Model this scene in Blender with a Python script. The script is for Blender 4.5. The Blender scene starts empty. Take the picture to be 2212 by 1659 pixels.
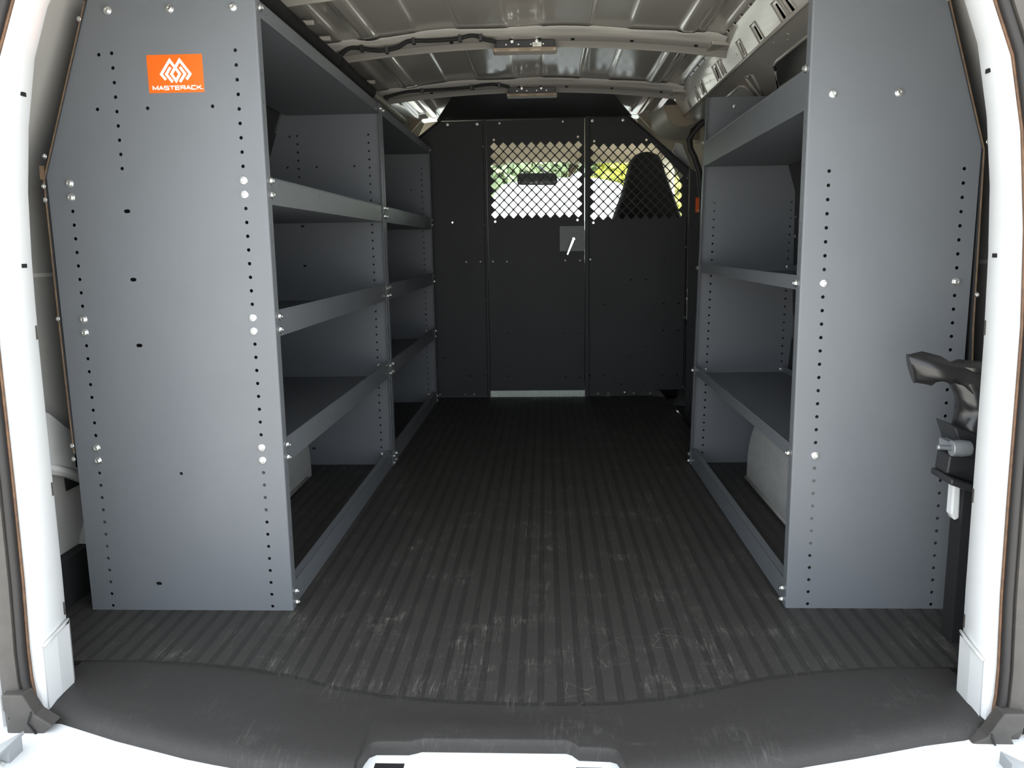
import bpy, bmesh, math, random
from mathutils import Vector, Matrix, noise
random.seed(7)
scene = bpy.context.scene
COL = scene.collection
PI = math.pi
I = 0.0254

# ------------------------------------------------------------------ camera
F_PX, YAW, PIT, ROL = 1747.77, 0.042614, 0.167643, -0.014175
def ray(a, b):
    c, s = math.cos(-ROL), math.sin(-ROL)
    a, b = c*a - s*b, s*a + c*b
    X, Y, Z = a, 1.0, -b
    c, s = math.cos(PIT), math.sin(PIT)
    y, z = c*Y + s*Z, -s*Y + c*Z
    c, s = math.cos(YAW), math.sin(YAW)
    return Vector((c*X - s*y, s*X + c*y, z))
fwd = ray(0, 0); right = ray(1, 0) - fwd; up = ray(0, -1) - fwd
cam_d = bpy.data.cameras.new('camera')
cam_d.sensor_fit = 'HORIZONTAL'; cam_d.sensor_width = 36.0
cam_d.lens = 36.0*F_PX/2212.0
cam_d.clip_start = 0.05; cam_d.clip_end = 300
cam = bpy.data.objects.new('camera', cam_d); COL.objects.link(cam)
rot = Matrix((right.normalized(), up.normalized(), (-fwd).normalized())).transposed()
cam.matrix_world = Matrix.Translation((0.51388, -1.51802, 0.71887)) @ rot.to_4x4()
scene.camera = cam

# ------------------------------------------------------------------ world, sun, exposure
world = bpy.data.worlds.new('world'); scene.world = world
world.use_nodes = True
wn = world.node_tree.nodes; wl = world.node_tree.links
wn.clear()
wo = wn.new('ShaderNodeOutputWorld'); bg = wn.new('ShaderNodeBackground')
bg.inputs[0].default_value = (0.86, 0.93, 1.0, 1); bg.inputs[1].default_value = 1.0
wl.new(bg.outputs[0], wo.inputs[0])
sun_d = bpy.data.lights.new('sun', 'SUN'); sun_d.energy = 6.5; sun_d.angle = 0.01
sun_d.color = (1.0, 0.96, 0.88)
sun = bpy.data.objects.new('sun', sun_d); COL.objects.link(sun)
sun.rotation_euler = Vector((0.42, 0.34, 0.84)).to_track_quat('Z', 'Y').to_euler()
sun.location = (4, 3, 8)
vs = scene.view_settings
vs.view_transform = 'Standard'; vs.look = 'None'; vs.gamma = 1.0; vs.use_curve_mapping = False
vs.exposure = 1.6

# ------------------------------------------------------------------ materials
def mat(name, col, rough=0.5, metal=0.0, col2=None, nscale=20.0, stretch=(1, 1, 1), bump=0.0, bscale=200.0,
        coat=0.0, nlo=0.35, nhi=0.65, spec=0.5, rough2=None, emit=0.0):
    m = bpy.data.materials.new(name); m.use_nodes = True
    n = m.node_tree.nodes; l = m.node_tree.links
    b = n['Principled BSDF']
    b.inputs['Base Color'].default_value = (*col, 1); b.inputs['Roughness'].default_value = rough
    b.inputs['Metallic'].default_value = metal; b.inputs['Specular IOR Level'].default_value = spec
    b.inputs['Coat Weight'].default_value = coat; b.inputs['Coat Roughness'].default_value = 0.08
    tc = n.new('ShaderNodeNewGeometry')
    mp = n.new('ShaderNodeMapping'); mp.inputs['Scale'].default_value = stretch
    l.new(tc.outputs['Position'], mp.inputs['Vector'])
    if col2 is not None or rough2 is not None:
        nz = n.new('ShaderNodeTexNoise'); nz.inputs['Scale'].default_value = nscale
        nz.inputs['Detail'].default_value = 5; nz.inputs['Roughness'].default_value = 0.62
        l.new(mp.outputs[0], nz.inputs['Vector'])
        mr = n.new('ShaderNodeMapRange'); mr.inputs['From Min'].default_value = nlo; mr.inputs['From Max'].default_value = nhi
        l.new(nz.outputs['Fac'], mr.inputs['Value'])
        if col2 is not None:
            mx = n.new('ShaderNodeMix'); mx.data_type = 'RGBA'
            mx.inputs['A'].default_value = (*col, 1); mx.inputs['B'].default_value = (*col2, 1)
            l.new(mr.outputs[0], mx.inputs['Factor']); l.new(mx.outputs['Result'], b.inputs['Base Color'])
        if rough2 is not None:
            r2 = n.new('ShaderNodeMapRange'); r2.inputs['To Min'].default_value = rough; r2.inputs['To Max'].default_value = rough2
            l.new(mr.outputs[0], r2.inputs['Value']); l.new(r2.outputs[0], b.inputs['Roughness'])
    if bump:
        n2 = n.new('ShaderNodeTexNoise'); n2.inputs['Scale'].default_value = bscale; n2.inputs['Detail'].default_value = 3
        l.new(tc.outputs['Position'], n2.inputs['Vector'])
        bp = n.new('ShaderNodeBump'); bp.inputs['Strength'].default_value = bump; bp.inputs['Distance'].default_value = 0.001
        l.new(n2.outputs['Fac'], bp.inputs['Height']); l.new(bp.outputs[0], b.inputs['Normal'])
    if emit:
        b.inputs['Emission Color'].default_value = (*col, 1); b.inputs['Emission Strength'].default_value = emit
    return m

def rubber(name, base, dust, amount):
    """black rubber with pale scuffs, streaks and scratches worn along the van"""
    m = bpy.data.materials.new(name); m.use_nodes = True
    n = m.node_tree.nodes; l = m.node_tree.links; b = n['Principled BSDF']
    g = n.new('ShaderNodeNewGeometry')
    def nz(scale, stretch, lo, hi, detail=6):
        mp = n.new('ShaderNodeMapping'); mp.inputs['Scale'].default_value = stretch
        l.new(g.outputs['Position'], mp.inputs['Vector'])
        t = n.new('ShaderNodeTexNoise'); t.inputs['Scale'].default_value = scale; t.inputs['Detail'].default_value = detail
        t.inputs['Roughness'].default_value = 0.65
        l.new(mp.outputs[0], t.inputs['Vector'])
        r = n.new('ShaderNodeMapRange'); r.inputs['From Min'].default_value = lo; r.inputs['From Max'].default_value = hi
        l.new(t.outputs['Fac'], r.inputs['Value']); return r.outputs[0]
    def op(o, x, y):
        k = n.new('ShaderNodeMath'); k.operation = o; k.use_clamp = True
        for i, v in enumerate((x, y)):
            if isinstance(v, float): k.inputs[i].default_value = v
            else: l.new(v, k.inputs[i])
        return k.outputs[0]
    patch = nz(7.0, (1, 1.3, 1), 0.50, 0.74)
    streak = nz(55.0, (3.5, 0.35, 1), 0.50, 0.72)
    cross = nz(40.0, (0.45, 2.6, 1), 0.55, 0.74)
    fine = nz(420.0, (1, 1, 1), 0.35, 0.75, 2)
    scuff = op('ADD', op('MULTIPLY', patch, streak), op('MULTIPLY', op('MULTIPLY', patch, cross), 0.6))
    # scratches: thin warped lines
    mp = n.new('ShaderNodeMapping'); mp.inputs['Rotation'].default_value = (0, 0, 0.5)
    l.new(g.outputs['Position'], mp.inputs['Vector'])
    vo = n.new('ShaderNodeTexVoronoi'); vo.feature = 'DISTANCE_TO_EDGE'; vo.inputs['Scale'].default_value = 5.5
    nw = n.new('ShaderNodeTexNoise'); nw.inputs['Scale'].default_value = 4.0
    l.new(mp.outputs[0], nw.inputs['Vector'])
    va = n.new('ShaderNodeVectorMath'); va.operation = 'ADD'
    l.new(mp.outputs[0], va.inputs[0]); l.new(nw.outputs['Color'], va.inputs[1]); l.new(va.outputs[0], vo.inputs['Vector'])
    r = n.new('ShaderNodeMapRange'); r.inputs['From Min'].default_value = 0.0; r.inputs['From Max'].default_value = 0.006
    r.inputs['To Min'].default_value = 1.0; r.inputs['To Max'].default_value = 0.0
    l.new(vo.outputs['Distance'], r.inputs['Value'])
    scr = op('MULTIPLY', op('MULTIPLY', r.outputs[0], nz(2.2, (1, 1, 1), 0.54, 0.66)), 0.55)
    fac = op('MULTIPLY', op('ADD', op('ADD', scuff, scr), op('MULTIPLY', fine, 0.16)), amount)
    mx = n.new('ShaderNodeMix'); mx.data_type = 'RGBA'
    mx.inputs['A'].default_value = (*base, 1); mx.inputs['B'].default_value = (*dust, 1)
    l.new(fac, mx.inputs['Factor']); l.new(mx.outputs['Result'], b.inputs['Base Color'])
    b.inputs['Roughness'].default_value = 0.55; b.inputs['Specular IOR Level'].default_value = 0.35
    bp = n.new('ShaderNodeBump'); bp.inputs['Strength'].default_value = 0.25; bp.inputs['Distance'].default_value = 0.0008
    l.new(fine, bp.inputs['Height']); l.new(bp.outputs[0], b.inputs['Normal'])
    return m

M = {}
M['grey'] = mat('grey_powder_coat', (0.142, 0.152, 0.165), 0.40, col2=(0.150, 0.160, 0.173), nscale=6, bump=0.10, bscale=900, spec=0.4)
M['deck'] = mat('dark_grey_powder_coat', (0.128, 0.137, 0.150), 0.40, bump=0.10, bscale=900, spec=0.4)
M['black'] = mat('black_powder_coat', (0.036, 0.036, 0.038), 0.58, col2=(0.041, 0.041, 0.043), nscale=5, bump=0.12, bscale=700, spec=0.35)
M['satin'] = mat('satin_black_cast', (0.050, 0.050, 0.053), 0.36)
M['zinc'] = mat('zinc_plated_steel', (0.82, 0.83, 0.80), 0.24, 1.0, rough2=0.4, nscale=120)
M['chrome'] = mat('bright_steel', (0.92, 0.92, 0.90), 0.25, 1.0)
M['taupe'] = mat('taupe_body_paint', (0.47, 0.440, 0.40), 0.20, col2=(0.44, 0.415, 0.375), nscale=3, spec=0.5, coat=0.6)
M['inner'] = mat('pale_body_primer', (0.50, 0.485, 0.455), 0.38, col2=(0.46, 0.45, 0.43), nscale=4)
M['white'] = mat('white_body_paint', (0.83, 0.84, 0.84), 0.28, col2=(0.79, 0.80, 0.80), nscale=3, coat=0.4)
M['whitegrey'] = mat('white_primer', (0.60, 0.60, 0.585), 0.5, col2=(0.52, 0.52, 0.50), nscale=9)
M['sealer'] = mat('pale_seam_sealer', (0.60, 0.575, 0.53), 0.6, bump=0.6, bscale=90)
M['rib'] = rubber('worn_rubber_rib', (0.0290, 0.0270, 0.0255), (0.30, 0.285, 0.25), 0.8)
M['groove'] = rubber('black_rubber_groove', (0.0205, 0.0190, 0.0180), (0.26, 0.25, 0.22), 0.6)
M['sill'] = rubber('black_sill_plastic', (0.034, 0.0315, 0.0300), (0.26, 0.25, 0.23), 0.30)
M['kick'] = mat('black_mat_edge', (0.010, 0.010, 0.011), 0.7)
M['seal'] = mat('grey_black_rubber', (0.060, 0.054, 0.050), 0.55, col2=(0.075, 0.068, 0.062), nscale=30)
M['bulb'] = mat('black_rubber_bulb', (0.020, 0.018, 0.018), 0.6)
M['brownedge'] = mat('brown_rubber_edge', (0.16, 0.085, 0.045), 0.65, col2=(0.09, 0.05, 0.03), nscale=60)
M['board'] = mat('brown_hardboard', (0.22, 0.145, 0.085), 0.8, col2=(0.14, 0.09, 0.055), nscale=70)
M['plastic'] = mat('black_plastic', (0.022, 0.022, 0.024), 0.42)
M['foam'] = mat('black_foam_sleeve', (0.012, 0.012, 0.013), 0.75, bump=0.3, bscale=300)
M['lens'] = mat('tan_light_lens', (0.40, 0.31, 0.23), 0.35, col2=(0.34, 0.26, 0.19), nscale=40)
M['label'] = mat('white_label', (0.80, 0.79, 0.74), 0.5)
M['ink'] = mat('dark_print', (0.10, 0.10, 0.10), 0.6)
M['orange'] = mat('orange_sticker', (0.88, 0.135, 0.012), 0.28, spec=0.5)
M['stickerw'] = mat('white_sticker_print', (0.86, 0.85, 0.82), 0.35)
M['brush'] = mat('pale_brush_bristle', (0.80, 0.86, 0.80), 0.7, col2=(0.66, 0.74, 0.68), nscale=120, stretch=(1, 1, 0.05))
M['liner'] = mat('white_wheel_liner', (0.56, 0.56, 0.535), 0.55, col2=(0.49, 0.49, 0.47), nscale=14, stretch=(1, 1, 2.5), bump=0.5, bscale=28)
M['vinyl'] = mat('black_vinyl', (0.020, 0.019, 0.019), 0.28, spec=0.6)
M['tan'] = mat('tan_headliner', (0.52, 0.44, 0.32), 0.85, bump=0.3, bscale=500)
M['cream'] = mat('cream_trim', (0.66, 0.61, 0.47), 0.55)
M['browntrim'] = mat('brown_moulded_trim', (0.27, 0.215, 0.155), 0.6)
M['taupetrim'] = mat('satin_taupe_trim', (0.36, 0.345, 0.285), 0.33)
M['seat'] = mat('charcoal_seat_cloth', (0.018, 0.018, 0.018), 0.85, bump=0.4, bscale=600)
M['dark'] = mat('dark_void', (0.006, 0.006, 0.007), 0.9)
M['ground'] = mat('pale_concrete', (0.52, 0.51, 0.48), 0.85, col2=(0.46, 0.45, 0.42), nscale=2.5, bump=0.3, bscale=60)
M['leaf'] = mat('green_leaf', (0.27, 0.36, 0.19), 0.5, col2=(0.40, 0.48, 0.30), nscale=3)
M['leafy'] = mat('yellow_green_leaf', (0.74, 0.72, 0.16), 0.5, col2=(0.62, 0.66, 0.16), nscale=3)
M['bark'] = mat('brown_bark', (0.12, 0.085, 0.06), 0.9, col2=(0.07, 0.05, 0.035), nscale=12, stretch=(1, 1, 0.2))
M['redlamp'] = mat('red_lamp_plastic', (0.45, 0.02, 0.02), 0.25)
M['tyre'] = mat('tyre_rubber', (0.02, 0.02, 0.02), 0.8)
M['silver'] = mat('cast_grey_metal', (0.34, 0.36, 0.38), 0.42, 0.6)
M['mirror'] = mat('mirror_glass', (0.75, 0.80, 0.80), 0.05, 1.0)
M['midgrey'] = mat('mid_grey_plastic', (0.30, 0.31, 0.32), 0.5)
def glass_mat(name, tint, fac):
    m = bpy.data.materials.new(name); m.use_nodes = True
    n = m.node_tree.nodes; l = m.node_tree.links; n.clear()
    o = n.new('ShaderNodeOutputMaterial'); t = n.new('ShaderNodeBsdfTransparent'); t.inputs[0].default_value = (*tint, 1)
    g = n.new('ShaderNodeBsdfGlossy'); g.inputs['Roughness'].default_value = 0.03
    mx = n.new('ShaderNodeMixShader'); mx.inputs[0].default_value = fac
    l.new(t.outputs[0], mx.inputs[1]); l.new(g.outputs[0], mx.inputs[2]); l.new(mx.outputs[0], o.inputs[0])
    return m
M['glass'] = glass_mat('clear_window_glass', (0.90, 0.95, 0.92), 0.07)
M['tintglass'] = glass_mat('dark_window_glass', (0.10, 0.11, 0.11), 0.06)

# ------------------------------------------------------------------ helpers
def tag(o, label=None, cat=None, group=None, kind=None):
    if label: o['label'] = label
    if cat: o['category'] = cat
    if group: o['group'] = group
    if kind: o['kind'] = kind
    return o
def empty(name, loc, label, cat, group=None):
    o = bpy.data.objects.new(name, None); COL.objects.link(o); o.location = loc
    o.empty_display_size = 0.05
    bpy.context.view_layer.update()
    return tag(o, label, cat, group)
def link_mesh(name, me, parent=None):
    o = bpy.data.objects.new(name, me); COL.objects.link(o)
    if parent is not None:
        o.parent = parent; o.matrix_parent_inverse = parent.matrix_world.inverted()
    return o

class MB:
    """collects verts and faces in world coordinates"""
    def __init__(s): s.v = []; s.f = []; s.mi = []
    def add(s, vs_, fs_, mi=0):
        k = len(s.v); s.v += [tuple(p) for p in vs_]
        s.f += [tuple(i+k for i in f) for f in fs_]; s.mi += [mi]*len(fs_)
        return s
    def box(s, x0, x1, y0, y1, z0, z1, mi=0):
        vs_ = [(x, y, z) for z in (z0, z1) for y in (y0, y1) for x in (x0, x1)]
        return s.add(vs_, [(0, 2, 3, 1), (4, 5, 7, 6), (0, 1, 5, 4), (2, 6, 7, 3), (0, 4, 6, 2), (1, 3, 7, 5)], mi)
    def prism(s, poly, fmap, t0, t1, mi=0):
        n = len(poly)
        vs_ = [fmap(a, b, t0) for a, b in poly] + [fmap(a, b, t1) for a, b in poly]
        fs_ = [tuple(range(n))[::-1], tuple(range(n, 2*n))]
        fs_ += [(i, (i+1) % n, n+(i+1) % n, n+i) for i in range(n)]
        return s.add(vs_, fs_, mi)
    def grid(s, rows, mi=0, cu=False, cv=False):
        nr, nc = len(rows), len(rows[0]); vs_ = [p for r in rows for p in r]; fs_ = []
        for i in range(nr if cu else nr-1):
            for j in range(nc if cv else nc-1):
                fs_.append((i*nc+j, i*nc+(j+1) % nc, ((i+1) % nr)*nc+(j+1) % nc, ((i+1) % nr)*nc+j))
        return s.add(vs_, fs_, mi)
    def tube(s, pts, r, n=8, mi=0, cap=True):
        pts = [Vector(p) for p in pts]; rows = []
        for i, p in enumerate(pts):
            d = (pts[min(i+1, len(pts)-1)] - pts[max(i-1, 0)]).normalized()
            a = d.cross(Vector((0.31, 0.17, 0.94))).normalized(); b = d.cross(a)
            rr = r[i] if isinstance(r, (list, tuple)) else r
            rows.append([p + a*rr*math.cos(2*PI*k/n) + b*rr*math.sin(2*PI*k/n) for k in range(n)])
        s.grid(rows, mi, cv=True)
        if cap:
            k = len(s.v)
            s.add(rows[0], [tuple(range(n))], mi); s.add(rows[-1], [tuple(range(n))[::-1]], mi)
        return s
    def build(s, name, mats, parent=None, smooth=False, bevel=0.0, auto=None):
        me = bpy.data.meshes.new(name); me.from_pydata(s.v, [], s.f)
        if not isinstance(mats, (list, tuple)): mats = [mats]
        for m in mats: me.materials.append(M[m] if isinstance(m, str) else m)
        if len(mats) > 1: me.polygons.foreach_set('material_index', s.mi)
        bm = bmesh.new(); bm.from_mesh(me)
        bmesh.ops.remove_doubles(bm, verts=bm.verts, dist=1e-6)
        bmesh.ops.recalc_face_normals(bm, faces=bm.faces)
        if bevel:
            bmesh.ops.bevel(bm, geom=[e for e in bm.edges if len(e.link_faces) == 2 and e.calc_face_angle(0) > 0.6],
                            offset=bevel, segments=2, profile=0.5, affect='EDGES', clamp_overlap=True)
        if smooth or auto:
            for f in bm.faces: f.smooth = True
            if auto:
                for e in bm.edges:
                    if len(e.link_faces) != 2 or e.calc_face_angle(0) > auto: e.smooth = False
        bm.to_mesh(me); bm.free()
        return link_mesh(name, me, parent)

def plate2d(outline, holes, t):
    """flat plate with real holes, from a filled 2D curve; returns verts (a, b, c) and faces"""
    cu = bpy.data.curves.new('tmp', 'CURVE'); cu.dimensions = '2D'; cu.fill_mode = 'BOTH'; cu.extrude = t/2
    for poly in [outline] + holes:
        sp = cu.splines.new('POLY'); sp.points.add(len(poly)-1); sp.use_cyclic_u = True
        for p, (a, b) in zip(sp.points, poly): p.co = (a, b, 0, 1)
    ob = bpy.data.objects.new('tmp', cu); COL.objects.link(ob)
    dg = bpy.context.evaluated_depsgraph_get()
    me = bpy.data.meshes.new_from_object(ob.evaluated_get(dg))
    vs_ = [tuple(v.co) for v in me.vertices]; fs_ = [tuple(p.vertices) for p in me.polygons]
    bpy.data.objects.remove(ob); bpy.data.curves.remove(cu); bpy.data.meshes.remove(me)
    return vs_, fs_
def circ(a, b, r, n=10): return [(a+r*math.cos(2*PI*i/n), b+r*math.sin(2*PI*i/n)) for i in range(n)]
def rect(a0, a1, b0, b1): return [(a0, b0), (a1, b0), (a1, b1), (a0, b1)]
def slot(a, b, w, h):
    r = h/2; c = w/2-r
    return [(a+c+r*math.cos(t), b+r*math.sin(t)) for t in (-PI/2, -PI/4, 0, PI/4, PI/2)] + \
           [(a-c+r*math.cos(t), b+r*math.sin(t)) for t in (PI/2, 3*PI/4, PI, 5*PI/4, 3*PI/2)]
def dia(a, b, r, k=0.16):
    out = []
    for (x, y), (px, py), (nx, ny) in [((r, 0), (0, -r), (0, r)), ((0, r), (r, 0), (-r, 0)), ((-r, 0), (0, r), (0, -r)), ((0, -r), (-r, 0), (r, 0))]:
        out.append((a+x+(px-x)*k, b+y+(py-y)*k)); out.append((a+x*(1-k*0.35), b+y*(1-k*0.35))); out.append((a+x+(nx-x)*k, b+y+(ny-y)*k))
    return out

def bolt_mesh(name, rw, rh, hh, mt):
    b = MB(); n = 12
    rows = []
    for r, z in ((rw, 0), (rw, 0.0012), (rw*0.9, 0.0020), (rh*1.08, 0.0022), (rh*1.06, hh*0.85), (rh*0.75, hh), (rh*0.5, hh), (rh*0.42, hh-0.0012), (0.0001, hh-0.0012)):
        m_ = []
        for k in range(n):
            hexr = 1.0 if r > rh*1.1 else (1.0 - 0.09*(k % 2))
            m_.append((r*hexr*math.cos(2*PI*k/n), r*hexr*math.sin(2*PI*k/n), z))
        rows.append(m_)
    b.grid(rows, cv=True)
    o = b.build(name, mt, auto=0.5); me = o.data
    bpy.data.objects.remove(o); return me
BOLT = bolt_mesh('bolt_head', 0.0074, 0.0050, 0.0058, 'zinc')
SBOLT = bolt_mesh('small_bolt_head', 0.0052, 0.0036, 0.0040, 'zinc')
def bolt(parent, pos, d, me=None, name='bolt'):
    o = bpy.data.objects.new(name, me or BOLT); COL.objects.link(o)
    q = Vector(d).to_track_quat('Z', 'Y')
    o.matrix_world = Matrix.Translation(pos) @ q.to_matrix().to_4x4() @ Matrix.Rotation(random.random()*PI, 4, 'Z')
    mw = o.matrix_world.copy()
    o.parent = parent; o.matrix_parent_inverse = parent.matrix_world.inverted(); o.matrix_world = mw
    return o

XC = 0.445               # middle of the van
ZH = lambda k: (k+0.36)*I  # height of hole row k
XR = 0.989               # aisle plane of the right-hand unit
YP = 2.36                # partition plane

# ================================================================== SETTING
# ---- ground outside
g = MB(); g.box(-40, 40, -40, 60, -0.75, -0.65); tag(g.build('ground', 'ground'), kind='structure')

# ---- floor: ribbed rubber mat on the load bed
rear_c = [(-0.32, -0.205), (-0.218, -0.201), (-0.10, -0.210), (0.0, -0.226), (0.083, -0.251), (0.16, -0.283), (0.25, -0.308), (0.36, -0.322), (0.488, -0.327), (0.62, -0.322), (0.72, -0.302), (0.80, -0.272), (0.877, -0.242), (0.97, -0.220), (1.083, -0.206), (1.20, -0.205)]
def interp(c, x):
    for (x0, y0), (x1, y1) in zip(c, c[1:]):
        if x <= x1: return y0 + (y1-y0)*(x-x0)/(x1-x0)
    return c[-1][1]
fl = MB()
x = -0.50; per, ribw, hgt = 0.0325, 0.0215, 0.0004
def strip_y(x): return 1.64 if x > 1.083 else 2.62
prof = []
while x < 1.39:
    prof += [(x, 0, 0), (x+ribw-0.001, 0, 0), (x+ribw, -hgt, 1), (x+per-0.001, -hgt, 1), (x+per, 0, 0)]
    x += per
for i in range(len(prof)-1):
    a, b = prof[i], prof[i+1]
    if b[0]-a[0] < 1e-6: continue
    y1 = strip_y(0.5*(a[0]+b[0])); ya_, yb_ = interp(rear_c, max(-0.32, a[0])), interp(rear_c, max(-0.32, b[0])); ys = [None, 0.2, 0.9, 1.5, y1]
    fl.add([(a[0], ya_, a[1]), (b[0], yb_, b[1]), (b[0], yb_+0.001, -0.0088), (a[0], ya_+0.001, -0.0088)], [(0, 1, 2, 3)], 1)
    fl.grid([[(a[0], ya_ if y is None else y, a[1]), (b[0], yb_ if y is None else y, b[1])] for y in ys], 1 if (a[2] == 1 or b[2] == 1) else 0)
fl.box(-0.50, 1.083, -0.37, 2.62, -0.10, -0.009, 1)
fl.box(1.083, 1.39, -0.37, 1.64, -0.10, -0.009, 1)
floor = fl.build('floor', ['rib', 'groove']); tag(floor, 'black ribbed rubber mat covering the load floor', kind='structure')
st = MB(); st.box(1.083, 1.42, 1.64, 2.62, -0.24, -0.20); st.box(1.083, 1.088, 1.64, 2.62, -0.20, -0.004); st.box(1.083, 1.42, 1.635, 1.64, -0.2, -0.004)
st.box(1.088, 1.16, 1.645, 2.60, -0.10, -0.085)
st.build('step_well', 'kick', floor)

# ---- trim_1: moulded black sill plate along the rear edge
front_c = [(-0.32, -0.352), (-0.295, -0.357), (-0.274, -0.366), (-0.194, -0.397), (-0.148, -0.415), (-0.020, -0.457), (0.026, -0.469), (0.10, -0.486), (0.17, -0.500), (0.236, -0.508), (0.2435, -0.49), (0.2465, -0.462), (0.2505, -0.446), (0.260, -0.4385), (0.308, -0.438), (0.318, -0.434), (0.326, -0.430), (0.54, -0.430), (0.548, -0.434), (0.558, -0.446), (0.603, -0.448), (0.612, -0.452), (0.618, -0.468), (0.622, -0.49), (0.630, -0.508), (0.72, -0.495), (0.80, -0.478), (0.887, -0.455), (0.959, -0.436), (1.072, -0.403), (1.136, -0.389), (1.170, -0.375), (1.20, -0.362)]
xs = sorted(set([round(p[0], 4) for p in front_c] + [round(-0.32+0.04*i, 4) for i in range(39)]))
xs = [x_ for x_ in xs if -0.32 <= x_ <= 1.20]
sm_ = lambda t: min(1, max(0, t))
rows = []
for x_ in xs:
    r, f_ = interp(rear_c, x_), interp(front_c, x_)
    notch = 0.243 < x_ < 0.623
    dz = 0.0045*sm_((0.72-abs(x_-0.44))/0.25)+0.0030
    row = [(x_, r+0.02, 0.0005-dz), (x_, r-0.002, 0.0005-dz), (x_, r-0.04, 0.0012-dz*0.8), (x_, (r+f_)/2, 0.0020-dz*0.5)]
    if notch: row += [(x_, f_+0.004, 0.0020), (x_, f_+0.001, 0.0012), (x_, f_, 0.0), (x_, f_-0.001, -0.010), (x_, f_-0.002, -0.020)]
    else: row += [(x_, f_+0.044, 0.0022), (x_, f_+0.028, 0.0005), (x_, f_+0.014, -0.0035), (x_, f_+0.004, -0.011), (x_, f_, -0.021)]
    rows.append(row)
sl = MB(); sl.grid(rows)
tag(sl.build('trim_1', 'sill', auto=0.8), 'black moulded sill plate across the rear opening', kind='structure')

# ---- wall_rear: white door opening frame swept round the opening
half = [(-0.291, -0.05), (-0.291, 0.0), (-0.289, 0.10), (-0.287, 0.19), (-0.285, 0.40), (-0.283, 0.58), (-0.279, 0.71), (-0.273, 0.81), (-0.261, 0.905), (-0.240, 1.005), (-0.213, 1.075), (-0.175, 1.135), (-0.12, 1.185), (-0.04, 1.225), (0.08, 1.25), (0.25, 1.262)]
path = half + [(2*XC-0.004-a, b-0.012) for a, b in half[::-1]]
def sweep(prof, path, taper=None):
    rows = []
    for i, (a, b) in enumerate(path):
        p0, p1 = path[max(i-1, 0)], path[min(i+1, len(path)-1)]
        d = Vector((p1[0]-p0[0], p1[1]-p0[1])).normalized(); nrm = Vector((-d.y, d.x))
        rows.append([(a+nrm.x*n_, y_, b+nrm.y*n_) for n_, y_ in prof])
    return rows
fr = MB()
fr.grid(sweep([(0.26, -0.366), (0.02, -0.362), (0.004, -0.358), (0.0, -0.350), (0.0, -0.318), (0.003, -0.280), (0.010, -0.268), (0.03, -0.264), (0.26, -0.262)], path))
frame = fr.build('wall_rear', 'white', auto=0.5); tag(frame, 'white painted pillars and header round the open rear doorway', kind='structure')
# lower scuff covers on the pillars
for sgn in (0, 1):
    pth = [(-0.2905, -0.004), (-0.2895, 0.05), (-0.2885, 0.108)]
    b = MB()
    if sgn == 0:
        b.grid([[(a+0.002, -0.352, z), (a+0.0035, -0.318, z), (a+0.0005, -0.279, z), (a-0.006, -0.266, z)] for a, z in pth])
    else:
        b.grid([[(2*XC-0.004-a-0.002, -0.352, z-0.012), (2*XC-0.004-a-0.0035, -0.318, z-0.012), (2*XC-0.004-a-0.0005, -0.279, z-0.012), (2*XC-0.004-a+0.006, -0.266, z-0.012)] for a, z in pth])
    b.build('scuff_cover', 'white', frame)
    # pale bead of sealer along the top of the cover
    b = MB()
    s_ = -1 if sgn else 1
    cx = (2*XC-0.004+0.2865) if sgn else -0.2865
    zz = 0.098 if sgn else 0.110
    b.tube([(cx, -0.352, zz-0.006), (cx+0.001*s_, -0.33, zz-0.002), (cx+0.0005*s_, -0.30, zz+0.002), (cx-0.001*s_, -0.28, zz+0.006)], [0.003, 0.0035, 0.003, 0.0022], 6)
    b.build('sealer_bead', 'whitegrey', frame, smooth=True)
# punched slots in the pillars
for xx, zz, w, h, yy in [(-0.249, 0.951, 0.013, 0.006, -0.302), (-0.2795, 0.701, 0.013, 0.006, -0.302), (1.134, 0.953, 0.013, 0.006, -0.302), (1.166, 0.697, 0.013, 0.006, -0.302),
                     (-0.2825, 0.597, 0.004, 0.022, -0.283), (-0.284, 0.342, 0.004, 0.022, -0.283), (-0.2865, 0.136, 0.004, 0.022, -0.283),
                     (1.1685, 0.590, 0.004, 0.022, -0.283), (1.170, 0.329, 0.004, 0.022, -0.283), (1.1725, 0.122, 0.004, 0.022, -0.283)]:
    hx = interp([(q_, p_) for p_, q_ in half], zz + (0 if xx < 0 else 0.012)); xx = (hx-(0.0027 if h > 0.01 else 0.0012)) if xx < 0 else 2*XC-0.004-hx+(0.0027 if h > 0.01 else 0.0012)
    b = MB(); b.box(xx-0.0008, xx+0.0008, yy-w/2, yy+w/2, zz-h/2, zz+h/2)
    b.build('punched_slot', 'seal' if h > 0.01 else 'dark', frame)
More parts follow.
